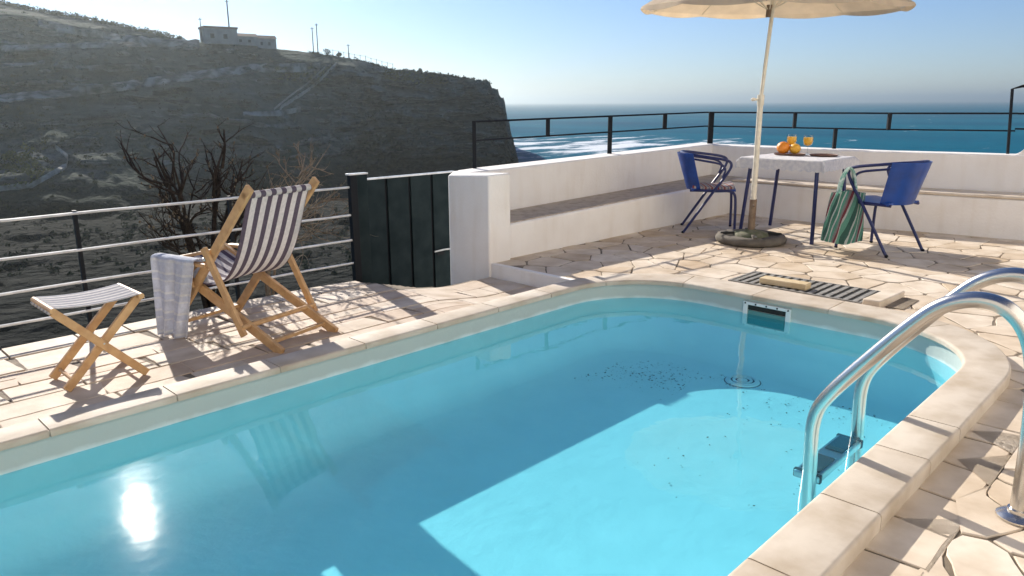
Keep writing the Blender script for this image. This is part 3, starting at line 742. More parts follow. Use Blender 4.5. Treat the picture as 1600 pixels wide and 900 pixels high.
# grout bed under it
def bed(x0, x1, y0, y1, st, zf, keep, name, mat, skirt=None):
    mb = MB(); nx, ny = int((x1 - x0) / st), int((y1 - y0) / st)
    vs = [(x0 + i * st, y0 + j * st, zf(x0 + i * st, y0 + j * st)) for i in range(nx + 1) for j in range(ny + 1)]
    fs = []
    for i in range(nx):
        for j in range(ny):
            if keep(x0 + (i + .5) * st, y0 + (j + .5) * st): a = i * (ny + 1) + j; fs.append((a, a + ny + 1, a + ny + 2, a + 1))
    mb.add(vs, fs); return tag(mb.build(name, mat), kind='structure')
bed(-2.96, 9.0, -3.3, 4.42, .04, lambda x, y: zt(x, y) - .0055 + .0012 * nz(x * 9, y * 9), lambda x, y: sdf(x, y) > .05 and not (y > 3.12 and x < 4.08), 'terrace_bed', 'grout')
# step riser between the terrace and the lower left deck
mb = MB(); mb.poly([(4.075, 3.22), (4.125, 3.22), (4.125, 4.45), (4.075, 4.45)], -.4, -.058); tag(mb.build('step_riser', 'wall', bevel=.004), 'low white step face between the gate deck and the upper terrace', 'step')
# left deck: rows of slabs
def zl(x, y): return -.1 - .068 * sstep(3.0, 3.7, x)
def edge_y(x): return lerp_tab([(-9, 4.72), (2.95, 4.72), (3.12, 4.64), (3.26, 4.45), (3.38, 4.32), (3.62, 4.27), (4.1, 4.255)], x)
def fix_l(x, y):
    if sdf(x, y) < .12: x, y = fixpool(x, y)
    return min(x, 4.072), min(y, edge_y(x) - .005)
mb = MB(); rg = random.Random(4); ys_ = [3.20, 3.385, 3.60, 3.80, 4.02, 4.24, 4.505]
for ya, yb in zip(ys_, ys_[1:]):
    x = -3.1 + rg.uniform(0, .2); sk0 = rg.uniform(-.04, .04)
    while x < 4.0:
        l = rg.uniform(.22, .50); sk1 = rg.uniform(-.05, .05)
        if x + l > 3.95: l = 4.072 - x; sk1 = 0
        j_ = .0045
        if rg.random() < .22:
            ym = ya + (yb - ya) * rg.uniform(.35, .65)
            parts = [[(x + j_, ya + j_), (x + l - j_, ya + j_), (x + l + sk1 / 2 - j_, ym - j_), (x + sk0 / 2 + j_, ym - j_)], [(x + sk0 / 2 + j_, ym + j_), (x + l + sk1 / 2 - j_, ym + j_), (x + l + sk1 - j_, yb - j_), (x + sk0 + j_, yb - j_)]]
        else: parts = [[(x + j_, ya + j_), (x + l - j_, ya + j_), (x + l + sk1 - j_, yb - j_), (x + sk0 + j_, yb - j_)]]
        for q in parts:
            mx_ = sum(p[0] for p in q) / 4; my_ = sum(p[1] for p in q) / 4
            if my_ < edge_y(mx_) - .03 and sdf(mx_, my_) > .06: tile(mb, q, rg, zl, fix_l)
        x += l; sk0 = 0; 

# outer edge course of paler kerb slabs
x = -3.0
while x < 3.05:
    l = rg.uniform(.24, .40); l = 3.08 - x if x + l > 3.0 else l; q = [(x + .006, 4.512), (x + l - .006, 4.512), (x + l - .006, 4.715), (x + .006, 4.715)]
    q = [(a, min(b_, edge_y(a))) for a, b_ in q]
    mb.add([(a, b_, -.12) for a, b_ in q] + [(a, b_, -.097) for a, b_ in q], [(4, 5, 6, 7), (0, 1, 5, 4), (1, 2, 6, 5), (2, 3, 7, 6), (3, 0, 4, 7)], tone=.02 + .15 * rg.random()); x += l
tag(mb.build('deck_paving', 'tile', smooth=25), kind='structure')
ex = [4.072, 3.62, 3.38, 3.26, 3.12, 2.95, -3.1]
mb = MB(); mb.poly([(-3.1, 3.12), (4.072, 3.12)] + [(x, edge_y(x) - .01) for x in ex], -1.7, -.182); tag(mb.build('deck_base', 'grout', smooth=20), kind='structure')
bed(-3.08, 4.08, 3.10, 4.75, .03, lambda x, y: zl(x, y) - .0065, lambda x, y: sdf(x, y) > .04 and y < edge_y(x) - .006, 'deck_bed', 'grout')
# steps falling away to the gate
mb = MB()
for k in range(4): mb.box((4.0, 4.75 + k * .42, -.45 - k * .17 - .6), (1.5, .42, 1.2))
tag(mb.build('garden_steps', 'concrete', bevel=.01), 'concrete steps descending behind the deck edge to the dark gate', 'steps')

# ------------------------------------------------------------------ low white walls with built-in bench
wl = thing('terrace_wall', 'white rendered parapet wall with built in bench left of the blue table', 'wall', (5.5, 4.5, 0))
def ztop(x, y): return lerp_tab([(4.22, .650), (4.8, .618), (5.1, .607)], y) + .012 * max(0, x - 4.1)
pil = MB(); pil.poly([(4.062, 4.225), (4.308, 4.225), (4.308, 4.76), (4.7, 4.77), (4.7, 5.03), (4.38, 5.01), (4.062, 4.712)], -1.7, ztop)
pil.build('end_pier', 'wall', wl, bevel=.018, seg=3)
par = MB(); par.poly([(4.30, 4.76), (8.3, 4.70), (8.50, 4.70), (8.50, 4.98), (4.7, 5.05), (4.42, 5.01)], -1.7, lambda x, y: .612 + .0205 * (x - 4.1)).build('parapet', 'wall', wl, bevel=.018, seg=3)
def lz(x, y): return .226 + .024 * (x - 4.3)
bn_ = MB(); bn_.poly([(4.30, 4.267), (7.93, 4.209), (8.30, 4.209), (8.30, 4.72), (4.30, 4.80)], -.3, lz).build('bench_base', 'wall', wl, bevel=.02, seg=3)
ld = MB(); ld.poly([(4.312, 4.29), (7.95, 4.232), (8.28, 4.232), (8.28, 4.694), (4.312, 4.753)], lambda x, y: lz(x, y) - .004, lambda x, y: lz(x, y) + .010).build('bench_top', 'ledge', wl, bevel=.006)
wb = thing('terrace_wall', 'white rendered parapet wall with sunlit stone bench ledge behind the blue table', 'wall', (8, 2, 0))
BF = [(7.915, 4.215), (7.905, 2.722), (8.051, 2.146), (8.167, 1.361), (8.355, .209), (8.585, -1.256), (8.899, -3.35)]
def off(pl, d): return [(x + d, y) for x, y in pl]
bb_ = MB(); 
def ribbon(mb, pl, d0, d1, z0, z1):
    for (a, b_) in zip(pl, pl[1:]):
        q = [(a[0] + d0, a[1]), (b_[0] + d0, b_[1]), (b_[0] + d1, b_[1]), (a[0] + d1, a[1])]
        mb.poly(q, z0, z1)
def ribbon1(mb, pl, d0, d1, z0, z1):
    q = [(x + d0, y) for x, y in pl] + [(x + d1, y) for x, y in reversed(pl)]
    mb.poly(q, z0, z1)
ribbon1(bb_, BF, 0, .63, -.3, .310); bb_.build('bench_base', 'wall', wb, bevel=.02, seg=3)
tp = MB(); ribbon1(tp, BF, -.006, .385, .312, .339); tp.build('bench_top', 'stone', wb, bevel=.008)
pp = MB(); ribbon1(pp, [(7.92, 4.72)] + BF[1:3] + [(8.165, 1.44)], .385, .63, -1.7, .691); pp.build('parapet', 'wall', wb, bevel=.018, seg=3)
hi = MB(); hi.poly([(8.552, 1.623), (8.555, 1.591), (8.56, 1.445), (8.742, .209), (8.973, -1.256), (9.287, -3.35), (9.528, -3.35), (9.214, -1.256), (8.983, .209), (8.805, 1.445), (8.795, 1.623)],
         -1.7, lambda x, y: .700 + .212 * sstep(1.60, 1.43, y) if y > 1.43 else .913); hi.build('raised_parapet', 'wall', wb, bevel=.012, seg=3)

# railings above the parapet
def railing():
    t = thing('parapet_railing', 'thin black metal railing on top of the white parapet walls before the sea', 'railing', (4.7, 5, .62))
    A = [(4.64, 5.0), (6.50, 4.93), (8.36, 4.85)]
    Bk = [(8.36, 4.85), (8.46, 2.722), (8.606, 2.146), (8.711, 1.675)]
    z_hi = lambda x: 1.035 + .010 * (x - 4.64); z_lo = lambda x: z_hi(x) - .165
    line = A + Bk[1:]
    MB().tube([(x, y, z_hi(x)) for x, y in line], .009, 8).build('top_rail', 'black', t)
    MB().tube([(x, y, z_lo(x)) for x, y in line], .008, 8).build('lower_rail', 'black', t)
    def at(px):   # point of the plan line seen in direction px
        r_ = ray(px, 210); best = None
        for a, b_ in zip(line, line[1:]):
            dx, dy = b_[0] - a[0], b_[1] - a[1]; det = r_[0] * (-dy) + dx * r_[1]
            u = (r_[0] * a[1] - r_[1] * a[0]) / (r_[1] * dx - r_[0] * dy)
            if -.02 <= u <= 1.02: return (a[0] + dx * u, a[1] + dy * u)
    for px, kind, wd in ((741, 'full', .034), (856, 'short', .04), (953, 'full', .045), (1038, 'short', .045), (1110, 'full', .062), (1240, 'short', .035), (1305, 'foot', .035), (1387, 'short', .035)):
        q = at(px)
        if not q: continue
        x, y = q; z1 = z_hi(x) + .008; z0 = {'full': .55, 'short': z_lo(x) - .008, 'foot': .64}[kind]
        if kind == 'foot': z1 = z_lo(x)
        MB().box((x, y, (z0 + z1) / 2), (wd, .03, z1 - z0), (RGT[0], RGT[1], 0)).build('post', 'black', t)
    return t
railing()
t = thing('handrail_frame', 'taller black rail frame at the right above the raised white wall', 'railing', (8.3, 1.6, .7))
MB().tube([(8.67, 1.70, .68), (8.70, 1.75, 1.305), (8.73, 1.675, 1.331), (9.1, -1.2, 1.368), (9.4, -3.2, 1.368)], .014, 8).build('bent_tube', 'black', t)
MB().tube([(8.71, 1.675, 1.074), (9.0, -.6, 1.074), (9.4, -3.2, 1.074)], .009, 8).build('middle_rail', 'black', t)
MB().tube([(8.71, 1.68, .93), (9.0, -.6, .935), (9.4, -3.2, .94)], .008, 8).build('lower_rail', 'black', t)

# ------------------------------------------------------------------ deck fence
t = thing('deck_fence', 'four rail metal fence with black posts along the left deck edge', 'fence', (0, 4.75, -.1))
for z in (.594, .385, .195, .02):
    P = []; rg = random.Random(int(z * 100)); x = -3.0
    while x < 3.15: P.append((x, 4.75, z + .004 * nz(x * 1.3, z * 9, 0, 2))); x += .12
    P.append((3.14, 4.75, z)); MB().tube(P, .0085, 8).build('rail', 'rail', t)
for x in (-2.4, -1.48, -.56, .36, 1.285, 2.205):
    MB().box((x, 4.766, .245), (.022, .018, .73)).build('post', 'black', t)
pm = thing('gate_post', 'dark green board post closing the fence before the gate', 'post', (3.2, 4.75, -.1))
MB().box((3.155, 4.75, .10), (.06, .045, 1.16)).build('upright', 'black', pm, bevel=.003)
MB().box((3.235, 4.755, .10), (.098, .03, 1.15)).build('board', 'gate', pm, bevel=.003)
MB().box((3.2, 4.752, .687), (.17, .05, .012)).build('cap', 'rail', pm, bevel=.002)
# gate further down the steps
gt = thing('garden_gate', 'dark green vertical board gate beside the white pier', 'gate', (4.8, 6.2, -1.1))
gx0, gx1 = 4.215, 5.40; nb = 4; zb, zg = -1.05, .463
for i in range(nb):
    a = gx0 + (gx1 - gx0) * i / nb; wd = (gx1 - gx0) / nb
    MB().box((a + wd / 2 , 6.2, (zb + zg) / 2), (wd - .034, .022, zg - zb), ).build('board', 'gate', gt, bevel=.003)
    MB().box((a, 6.225, (zb + zg) / 2), (.045, .03, zg - zb)).build('stile', 'black', gt)
MB().box((gx1, 6.225, (zb + zg) / 2), (.045, .03, zg - zb)).build('stile', 'black', gt)
MB().box(((gx0 + gx1) / 2, 6.2, zg + .008), (gx1 - gx0 + .04, .05, .016)).build('top_rail', 'rail', gt, bevel=.002)
MB().tube([(5.10, 6.17, -.372), (5.22, 6.15, -.362), (5.36, 6.16, -.37)], .010, 8).build('latch', 'rail', gt)
MB().box((5.2, 6.19, -.40), (.10, .012, .05)).build('latch_plate', 'black', gt)

# ------------------------------------------------------------------ unseen house added behind the camera to bounce sun onto the walls
MT['bounce_wall'] = M('bounce_render', (.84, .79, .72), .9, scale=3, col2=(.88, .84, .78), bump=.003, bscale=40)
MT['shutter'] = M('shutter_blue', (.03, .09, .22), .5); MT['pane'] = M('window_pane', (.03, .04, .05), .1)
hs = thing('bounce_house', 'unseen white house with blue shutters added behind the camera to bounce sunlight', 'house', (2, -5, 0))
MB().box((3.2, -4.2, 1.7), (14.4, 4.0, 7.0)).build('front_wall', 'bounce_wall', hs, bevel=.02)
MB().box((-5.4, .6, 1.7), (3.0, 5.6, 7.0)).build('side_wall', 'bounce_wall', hs, bevel=.02)
rf = MB(); rf.box((3.2, -4.2, 5.27), (14.8, 4.4, .14)); rf.box((-5.4, .8, 5.27), (3.4, 5.6, .14)); rf.build('roof_edge', 'roof', hs, bevel=.02)
for xw in (-1.2, 1.4, 4.2, 7.2):
    fw = MB().box((xw, -2.185, 1.35), (1.0, .03, 1.2)).build('window', 'white_plastic', hs, bevel=.004)
    MB().box((xw, -2.167, 1.35), (.86, .012, 1.06)).build('pane', 'pane', fw)
    for q in (-.78, .78): MB().box((xw + q, -2.18, 1.35), (.5, .04, 1.2)).build('shutter', 'shutter', fw, bevel=.004)

# ------------------------------------------------------------------ floor grate and loose stones by the pool
GZ = -.058
gr = thing('drain_grate', 'rectangular slatted drain grate in the paving behind the pool', 'grate', (5.03, 2.08, GZ))
MB().box((5.03, 2.085, GZ + .0025), (.38, .92, .003)).build('drain_channel', 'dark', gr)
fm = MB()
for yy in (1.63, 2.54): fm.box((5.03, yy, GZ + .006), (.40, .016, .008))
for xx in (4.838, 5.222): fm.box((xx, 2.085, GZ + .0065), (.014, .893, .009))
fm.build('frame', 'iron', gr)
sl = MB()
for k in range(15): sl.box((5.03, 1.667 + k * .0597, GZ + .0072), (.365, .030, .006))
sl.build('slats', 'iron', gr, bevel=.001)
mb = MB(); mb.box((4.93, 2.17, GZ + .032), (.10, .33, .042), (math.cos(R(2)), math.sin(R(2)), 0)); tag(mb.build('stone_block', 'block', bevel=.006), 'small tan stone block lying on the slatted drain grate', 'stone')
mb = MB(); mb.box((5.02, 1.545, GZ + .014), (.40, .11, .055), (math.cos(R(-3)), math.sin(R(-3)), 0)); tag(mb.build('kerb_stone', 'stone', bevel=.008), 'raised pale kerb stone at the right end of the drain grate', 'stone')
mb = MB(); mb.box((5.02, 1.43, GZ + .0035), (.31, .10, .004)); tag(mb.build('inspection_slot', 'grout'), 'small dark open slot in the paving beside the raised kerb stone', 'slot')

# ------------------------------------------------------------------ deckchair
def deckchair():
    t = thing('deckchair', 'wooden folding deckchair with navy and white striped canvas sling facing the fence', 'deckchair', (1.941, 4.023, -.1))
    t.rotation_euler = (0, 0, .268)
    T = Matrix.Translation((1.941, 4.023, -.1)) @ Matrix.Rotation(.268, 4, 'Z')
    w_ = .48
    def P(s_, d, z): return (w_ / 2 * s_, d, z)
    def put(mb, name, mat, bevel=.003, parent=t, **k):
        o = mb.build(name, mat, None, bevel=bevel, **k); o.parent = parent; return o
    Ab, At = (.433, .0), (-.313, .856)
    def onA(k): return (Ab[0] + (At[0] - Ab[0]) * k, Ab[1] + (At[1] - Ab[1]) * k)
    Bf, Bt = (-.441, .0), (.455, .433)
    def onB(k): return (Bf[0] + (Bt[0] - Bf[0]) * k, Bf[1] + (Bt[1] - Bf[1]) * k)
    for s_ in (-1, 1):
        put(MB().bar(P(s_, *onA(-.01)), P(s_, *onA(1.03)), .048, .024, (1, 0, 0)), 'back_rail', 'wood')
    for s_ in (-.88, .88):
        # seat rails run curved at the notched foot
        put(MB().bar(P(s_, *onB(.0)), P(s_, *onB(1.0)), .052, .024, (1, 0, 0)), 'seat_rail', 'wood')
    pv = onA(.56); nt_ = onB(.25)
    for s_ in (-1.13, 1.13):
        put(MB().bar(P(s_, pv[0] + .012, pv[1] + .06), P(s_, nt_[0] - .01, nt_[1] - .03), .040, .022, (1, 0, 0)), 'prop_leg', 'wood')
    put(MB().tube([P(-1.16, nt_[0], nt_[1] + .015), P(1.16, nt_[0], nt_[1] + .015)], .014, 10), 'prop_bar', 'wood', 0)
    put(MB().tube([P(-1.05, *onA(.98)), P(1.05, *onA(.98))], .016, 12), 'top_bar', 'wood', 0)
    put(MB().tube([P(-.95, *onB(.97)), P(.95, *onB(.97))], .016, 12), 'front_bar', 'wood', 0)
    put(MB().bar(P(-1, *onA(.06)), P(1, *onA(.06)), .03, .02), 'lower_bar', 'wood')
    put(MB().bar(P(-.88, *onB(.10)), P(.88, *onB(.10)), .03, .02), 'foot_bar', 'wood')
    for s_ in (-1.06, 1.06):
        put(MB().bar(P(s_, .03, .44), P(s_, .455, .432), .020, .045, (1, 0, 0)), 'armrest', 'wood')
        put(MB().tube([P(s_, .13, .43), P(s_, .17, .40), P(s_, .185, .36), P(s_, .17, .30)], .014, 10, smooth=2), 'arm_support', 'wood', 0)
    # bolts
    for s_ in (-1.2, 1.2):
        put(MB().sphere(P(s_, pv[0], pv[1]), .012, 8), 'bolt', 'steel_dull', 0)
    A, B = onA(.98), onB(.97)
    def sling(u, v):
        x = (u - .5) * (w_ - .04)
        d = A[0] + (B[0] - A[0]) * v; z = A[1] + (B[1] - A[1]) * v
        sag = .30 * math.sin(math.pi * v ** 1.12) ** 1.0
        nrm = (-.40, -.9)      # down and towards the back
        cu = -.012 * (1 - (2 * u - 1) ** 2) * math.sin(math.pi * v)
        return (x, d + nrm[0] * (sag + cu), z + nrm[1] * (sag + cu) + .004)
    put(MB().grid(sling, 24, 40, .002, lambda u, v: (u * .44 + .0428, v)), 'canvas_sling', 'deck_stripe', 0, smooth=180)
    # sleeve of canvas round the top bar
    def sleeve(c):
        def f(u, v):
            a = 2 * math.pi * v; return ((u - .5) * (w_ - .04), c[0] + .0185 * math.cos(a), c[1] + .0185 * math.sin(a))
        return f
    put(MB().grid(sleeve(A), 24, 14, 0, lambda u, v: (u * .44 + .0428, v)), 'sling_sleeve', 'deck_stripe', 0, smooth=180)
    return T, onB
TD, onB = deckchair()
# towel over the armrest
def towel():
    L1, L2 = .42, .12; x0 = -.2544
    def pos(u, v):
        s_ = v * (L1 + L2 + .07) - L2; r_ = .043
        fold = .012 * math.sin(u * 15 + 1) + .006 * math.sin(u * 29); d0 = .10 + .35 * u
        if s_ < 0: x, z = x0 + r_ + .004, .445 + s_; fold *= .4
        elif s_ < .07:
            a = math.pi * s_ / .07; x, z = x0 + r_ * math.cos(a), .455 + .016 * math.sin(a); fold *= .15
        else:
            q = s_ - .07; k = min(1, q / L1); x, z = x0 - r_ - .035 * k, .445 - q; d0 = .275 + .03 * k + (u - .5) * .35 * (1 - .45 * k) ; fold *= .6 + 1.3 * k
        return TD @ Vector((x + fold, d0, max(.012, z - .03 * abs(u - .5) * (v > .9))))
    mb = MB().grid(pos, 36, 60, .005, lambda u, v: (u, v * .61))
    return tag(mb.build('towel', 'towel', smooth=180), 'pale blue striped towel draped over the armrest of the deckchair', 'towel')
towel()

# ------------------------------------------------------------------ stool
def stool():
    t = thing('folding_stool', 'small wooden folding stool with pale striped canvas top at the far left', 'stool', (1.05, 3.875, -.1))
    L_, W2, h = .38, .30, .403
    def put(mb, name, mat, bevel=.003, **k): o = mb.build(name, mat, None, bevel=bevel, **k); o.parent = t; return o
    for s_ in (-1, 1):
        yo = s_ * (W2 / 2 - .012)
        put(MB().bar((-L_ / 2, yo, h - .01), (L_ / 2 - .015, yo, 0.008), .038, .022, (0, 1, 0)), 'leg', 'wood')
        yo = s_ * (W2 / 2 - .037)
        put(MB().bar((L_ / 2, yo, h - .01), (-L_ / 2 + .015, yo, 0.008), .038, .022, (0, 1, 0)), 'leg', 'wood')
    for x in (-L_ / 2, L_ / 2): put(MB().tube([(x, -W2 / 2 - .005, h - .004), (x, W2 / 2 + .005, h - .004)], .014, 10), 'top_bar', 'wood', 0)
    put(MB().tube([(L_ / 2 - .05, -W2 / 2 + .02, .045), (L_ / 2 - .05, W2 / 2 - .02, .045)], .009, 8), 'stretcher', 'wood', 0)
    put(MB().tube([(-L_ / 2 + .05, -W2 / 2 + .03, .045), (-L_ / 2 + .05, W2 / 2 - .03, .045)], .009, 8), 'stretcher', 'wood', 0)
    put(MB().tube([(0, -W2 / 2, h / 2), (0, W2 / 2, h / 2)], .005, 6), 'pivot_bolt', 'steel_dull', 0)
    def seat(u, v):
        x = (u - .5) * (L_ + .035); e = abs(2 * u - 1)
        z = h + .012 - .018 * (1 - e ** 2) - (.03 * max(0, e - .92) / .08)
        return (x, (v - .5) * (W2 - .0), z + .002 * math.sin(v * 40))
    put(MB().grid(seat, 30, 20, .003, lambda u, v: (v * .3, u)), 'canvas_seat', 'stool_stripe', 0, smooth=180)
stool()

# ------------------------------------------------------------------ parasol
def parasol():
    B = Vector((6.366, 3.162, -.056))
    t = thing('parasol_stand', 'round grey concrete parasol base with mossy hub and brown tube', 'parasol base', B)
    MB().lathe([(.0, 0), (.285, 0), (.31, .015), (.315, .042), (.30, .068), (.262, .078), (.21, .064), (.14, .064)], B, 48).build('base_disc', 'concrete', t, smooth=50)
    MB().lathe([(.16, .06), (.15, .085), (.10, .105), (.05, .112), (.045, .12), (.0, .12)], B, 36).build('hub', 'moss', t, smooth=50)
    for k in range(4):
        a = R(35 + 90 * k); d = Vector((math.cos(a), math.sin(a), 0)); MB().bar(B + d * .15 + Vector((0, 0, .085)), B + d * .27 + Vector((0, 0, .078)), .035, .022).build('rib', 'dark' if k % 2 else 'concrete', t, bevel=.003)
    MB().tube([B + Vector((0, 0, .10)), B + Vector((0, 0, .393))], .032, 18).build('sleeve', 'brown_tube', t)
    kn = MB(); kn.tube([B + Vector((-.03, -.02, .345)), B + Vector((-.07, -.05, .345))], .007, 8); kn.sphere(B + Vector((-.075, -.053, .345)), .013, 8); kn.build('clamp_screw', 'brown_tube', t)
    p = thing('parasol', 'open cream canvas parasol with white pole standing beside the table', 'parasol', B)
    r3 = Vector(RGT); f3 = Vector((math.cos(HD), math.sin(HD), 0))
    J = B + Vector((0, 0, 1.272)); topc = B + r3 * .058 + Vector((0, 0, 2.303)) - f3 * .02
    MB().tube([B + Vector((0, 0, .12)), J], .0245, 16).build('lower_pole', 'cream_metal', p)
    MB().tube([J, topc + Vector((0, 0, .02))], .0165, 14).build('upper_pole', 'cream_metal', p)
    jt = MB(); jt.tube([J - Vector((0, 0, .05)), J + Vector((0, 0, .04))], .03, 14); jt.tube([J - r3 * .06 - Vector((0, 0, .0)), J + r3 * .01], .009, 8); jt.sphere(J - r3 * .065 + Vector((0, 0, .0)), .022, 10, (1, 1, .7)); jt.build('tilt_joint', 'cream_metal', p)
    # canopy frame
    nrm = (Vector((0, 0, 1)) - f3 * math.tan(R(3.0)) + r3 * .01).normalized()
    U = r3 - nrm * r3.dot(nrm); U.normalize(); V = nrm.cross(U)
    cen = B + r3 * .03 + Vector((0, 0, 2.035)); NP = 10; Rr = 1.10; Hh = .38
    def surf(th, k, valance=0.0):
        """th angle, k 0..1 from apex to rim"""
        seg = 2 * math.pi / NP; q = (th % seg) / seg; e = 1 - (1 - math.cos(seg / 2)) * math.sin(math.pi * q) * .95
        r_ = Rr * k * e * (1 - 0 * valance)
        z = Hh * (1 - k ** 1.7) - .03 * math.sin(math.pi * q) * k * (1 - k) * 2
        return cen + (U * math.cos(th) + V * math.sin(th)) * r_ + nrm * (z)
    cm = MB()
    cm.grid(lambda u, v: surf(2 * math.pi * u, max(.012, v)), NP * 8, 16, .003)
    cn = cm.build('canopy', 'canopy', p, smooth=28)
    vm = MB()
    def val(u, v):
        th = 2 * math.pi * u; s_ = surf(th, 1.0); seg = 2 * math.pi / NP; q = (th % seg) / seg
        dr = .022 + .022 * abs(math.sin(math.pi * q)); out = (U * math.cos(th) + V * math.sin(th))
        return s_ + out * (.004 + .012 * v) - nrm * dr * v
    vm.grid(val, NP * 8, 4, .002); vm.build('valance', 'canopy', cn, smooth=40)
    run = J + (topc - J) * .64
    run = cen - nrm * .03 - U * .01
    MB().tube([run - nrm * .05, run + nrm * .05], .028, 14).build('runner', 'brown_tube', p)
    for k in range(NP):
        th = 2 * math.pi * k / NP
        MB().tube([surf(th, v) - nrm * .010 for v in (.02, .25, .5, .75, .99)], .0045, 6).build('rib', 'cream_metal', p)
        MB().tube([run, surf(th, .48) - nrm * .014], .0038, 6).build('stretcher', 'cream_metal', p)
    MB().lathe([(.03, 0), (.03, .03), (.012, .06), (0, .075)], cen + nrm * Hh, 14).build('finial', 'cream_metal', p)
parasol()

# ------------------------------------------------------------------ table with cloth
def table():
    t = thing('blue_table', 'square metal table with slim navy legs under the white cloth', 'table', (7.015, 3.068, -.056))
    zt_ = .682
    MB().box((7.015, 3.068, zt_ - .012), (.733, .775, .022)).build('tabletop', 'blue', t, bevel=.004)
    for x, y, tx, ty in ((6.717, 3.451, 6.732, 3.392), (6.628, 2.702, 6.690, 2.740), (7.394, 3.468, 7.329, 3.392), (7.221, 2.646, 7.308, 2.743)):
        MB().tube([(x, y, -.056), (tx, ty, zt_ - .025)], .0175, 12).build('leg', 'navy', t)
    MB().box((7.015, 3.068, zt_ - .045), (.61, .65, .04)).build('apron', 'navy', t)
table()
def cloth():
    cx, cy, zt_ = 7.015, 3.068, .686; hx, hy, dr = .372, .393, .089
    def f(u, v):
        a, b_ = (u * 2 - 1) * (hx + dr), (v * 2 - 1) * (hy + dr)
        ex, ey = max(0, abs(a) - hx), max(0, abs(b_) - hy)
        x = math.copysign(min(abs(a), hx), a); y = math.copysign(min(abs(b_), hy), b_)
        if ex and ey: dz = max(ex, ey); o = .03
        else: dz = max(ex, ey); o = .010
        wob = .008 * math.sin(b_ * 34 if ex > ey else a * 34) * (dz / dr)
        if ex > 0: x += math.copysign(min(ex, o) + wob * .6, a)
        if ey > 0: y += math.copysign(min(ey, o) + wob * .6, b_)
        sc = 1 + .18 * abs(math.sin(b_ * 40 if ex > ey else a * 40))
        return (cx + x, cy + y, zt_ - dz * sc + .003 + .0015 * nz(a * 12, b_ * 12))
    mb = MB().grid(f, 70, 74, .002)
    tag(mb.build('tablecloth', 'cloth', smooth=60), 'white scalloped lace cloth spread over the blue table', 'tablecloth')
cloth()
ZT = .693
def tray(c, r_, label):
    t = MB().lathe([(0, 0), (r_ - .01, 0), (r_, .012), (r_ - .006, .014), (r_ - .014, .005), (0, .005)], c, 36).build('tray', 'tray', smooth=50); tag(t, label, 'tray', 'round trays on the table')
tray((7.182, 3.225, ZT), .15, 'round dark wooden tray under the oranges')
tray((7.23, 2.911, ZT), .13, 'round dark tray at the right side of the tablecloth beside the wine glass')
def orange(c, r_, mat, label):
    o = MB(); o.sphere((0, 0, 0), r_, 20, (1, 1, .95)); o = o.build('orange', mat, smooth=180); o.location = c; tag(o, label, 'orange', 'oranges on the tray')
    s_ = MB().lathe([(.0, .003), (.005, .002), (.006, 0)], (0, 0, r_ * .94), 8).build('stem_end', 'bud'); s_.parent = o
orange((7.12, 3.267, ZT + .068), .062, 'orange', 'deep orange fruit at the left of the pair on the tray')
orange((7.151, 3.162, ZT + .060), .053, 'lemon', 'paler yellowish orange at the right of the pair on the tray')
def goblet(c, label):
    t = thing('juice_glass', label, 'glass', c, 'stemmed glasses of juice'); t.scale = (1.25, 1.25, 1.25)
    def put(o): o.parent = t; return o
    put(MB().lathe([(.0, .001), (.032, .001), (.032, .004), (.006, .010), (.0045, .018), (.0045, .055), (.012, .062), (.030, .075), (.037, .10), (.038, .125), (.034, .15),
                    (.0325, .15), (.036, .125), (.035, .10), (.028, .077), (.0, .066)], (0, 0, 0), 28).build('goblet', 'glass', smooth=60))
    put(MB().lathe([(0, .0665), (.0275, .078), (.0345, .10), (.0352, .124), (.0345, .132), (0, .132)], (0, 0, 0), 24).build('juice', 'juice', smooth=60))
goblet((7.224, 3.235, ZT + .005), 'stemmed glass of orange juice standing behind the oranges')
goblet((7.29, 3.099, ZT), 'stemmed glass of orange juice standing alone right of the oranges')

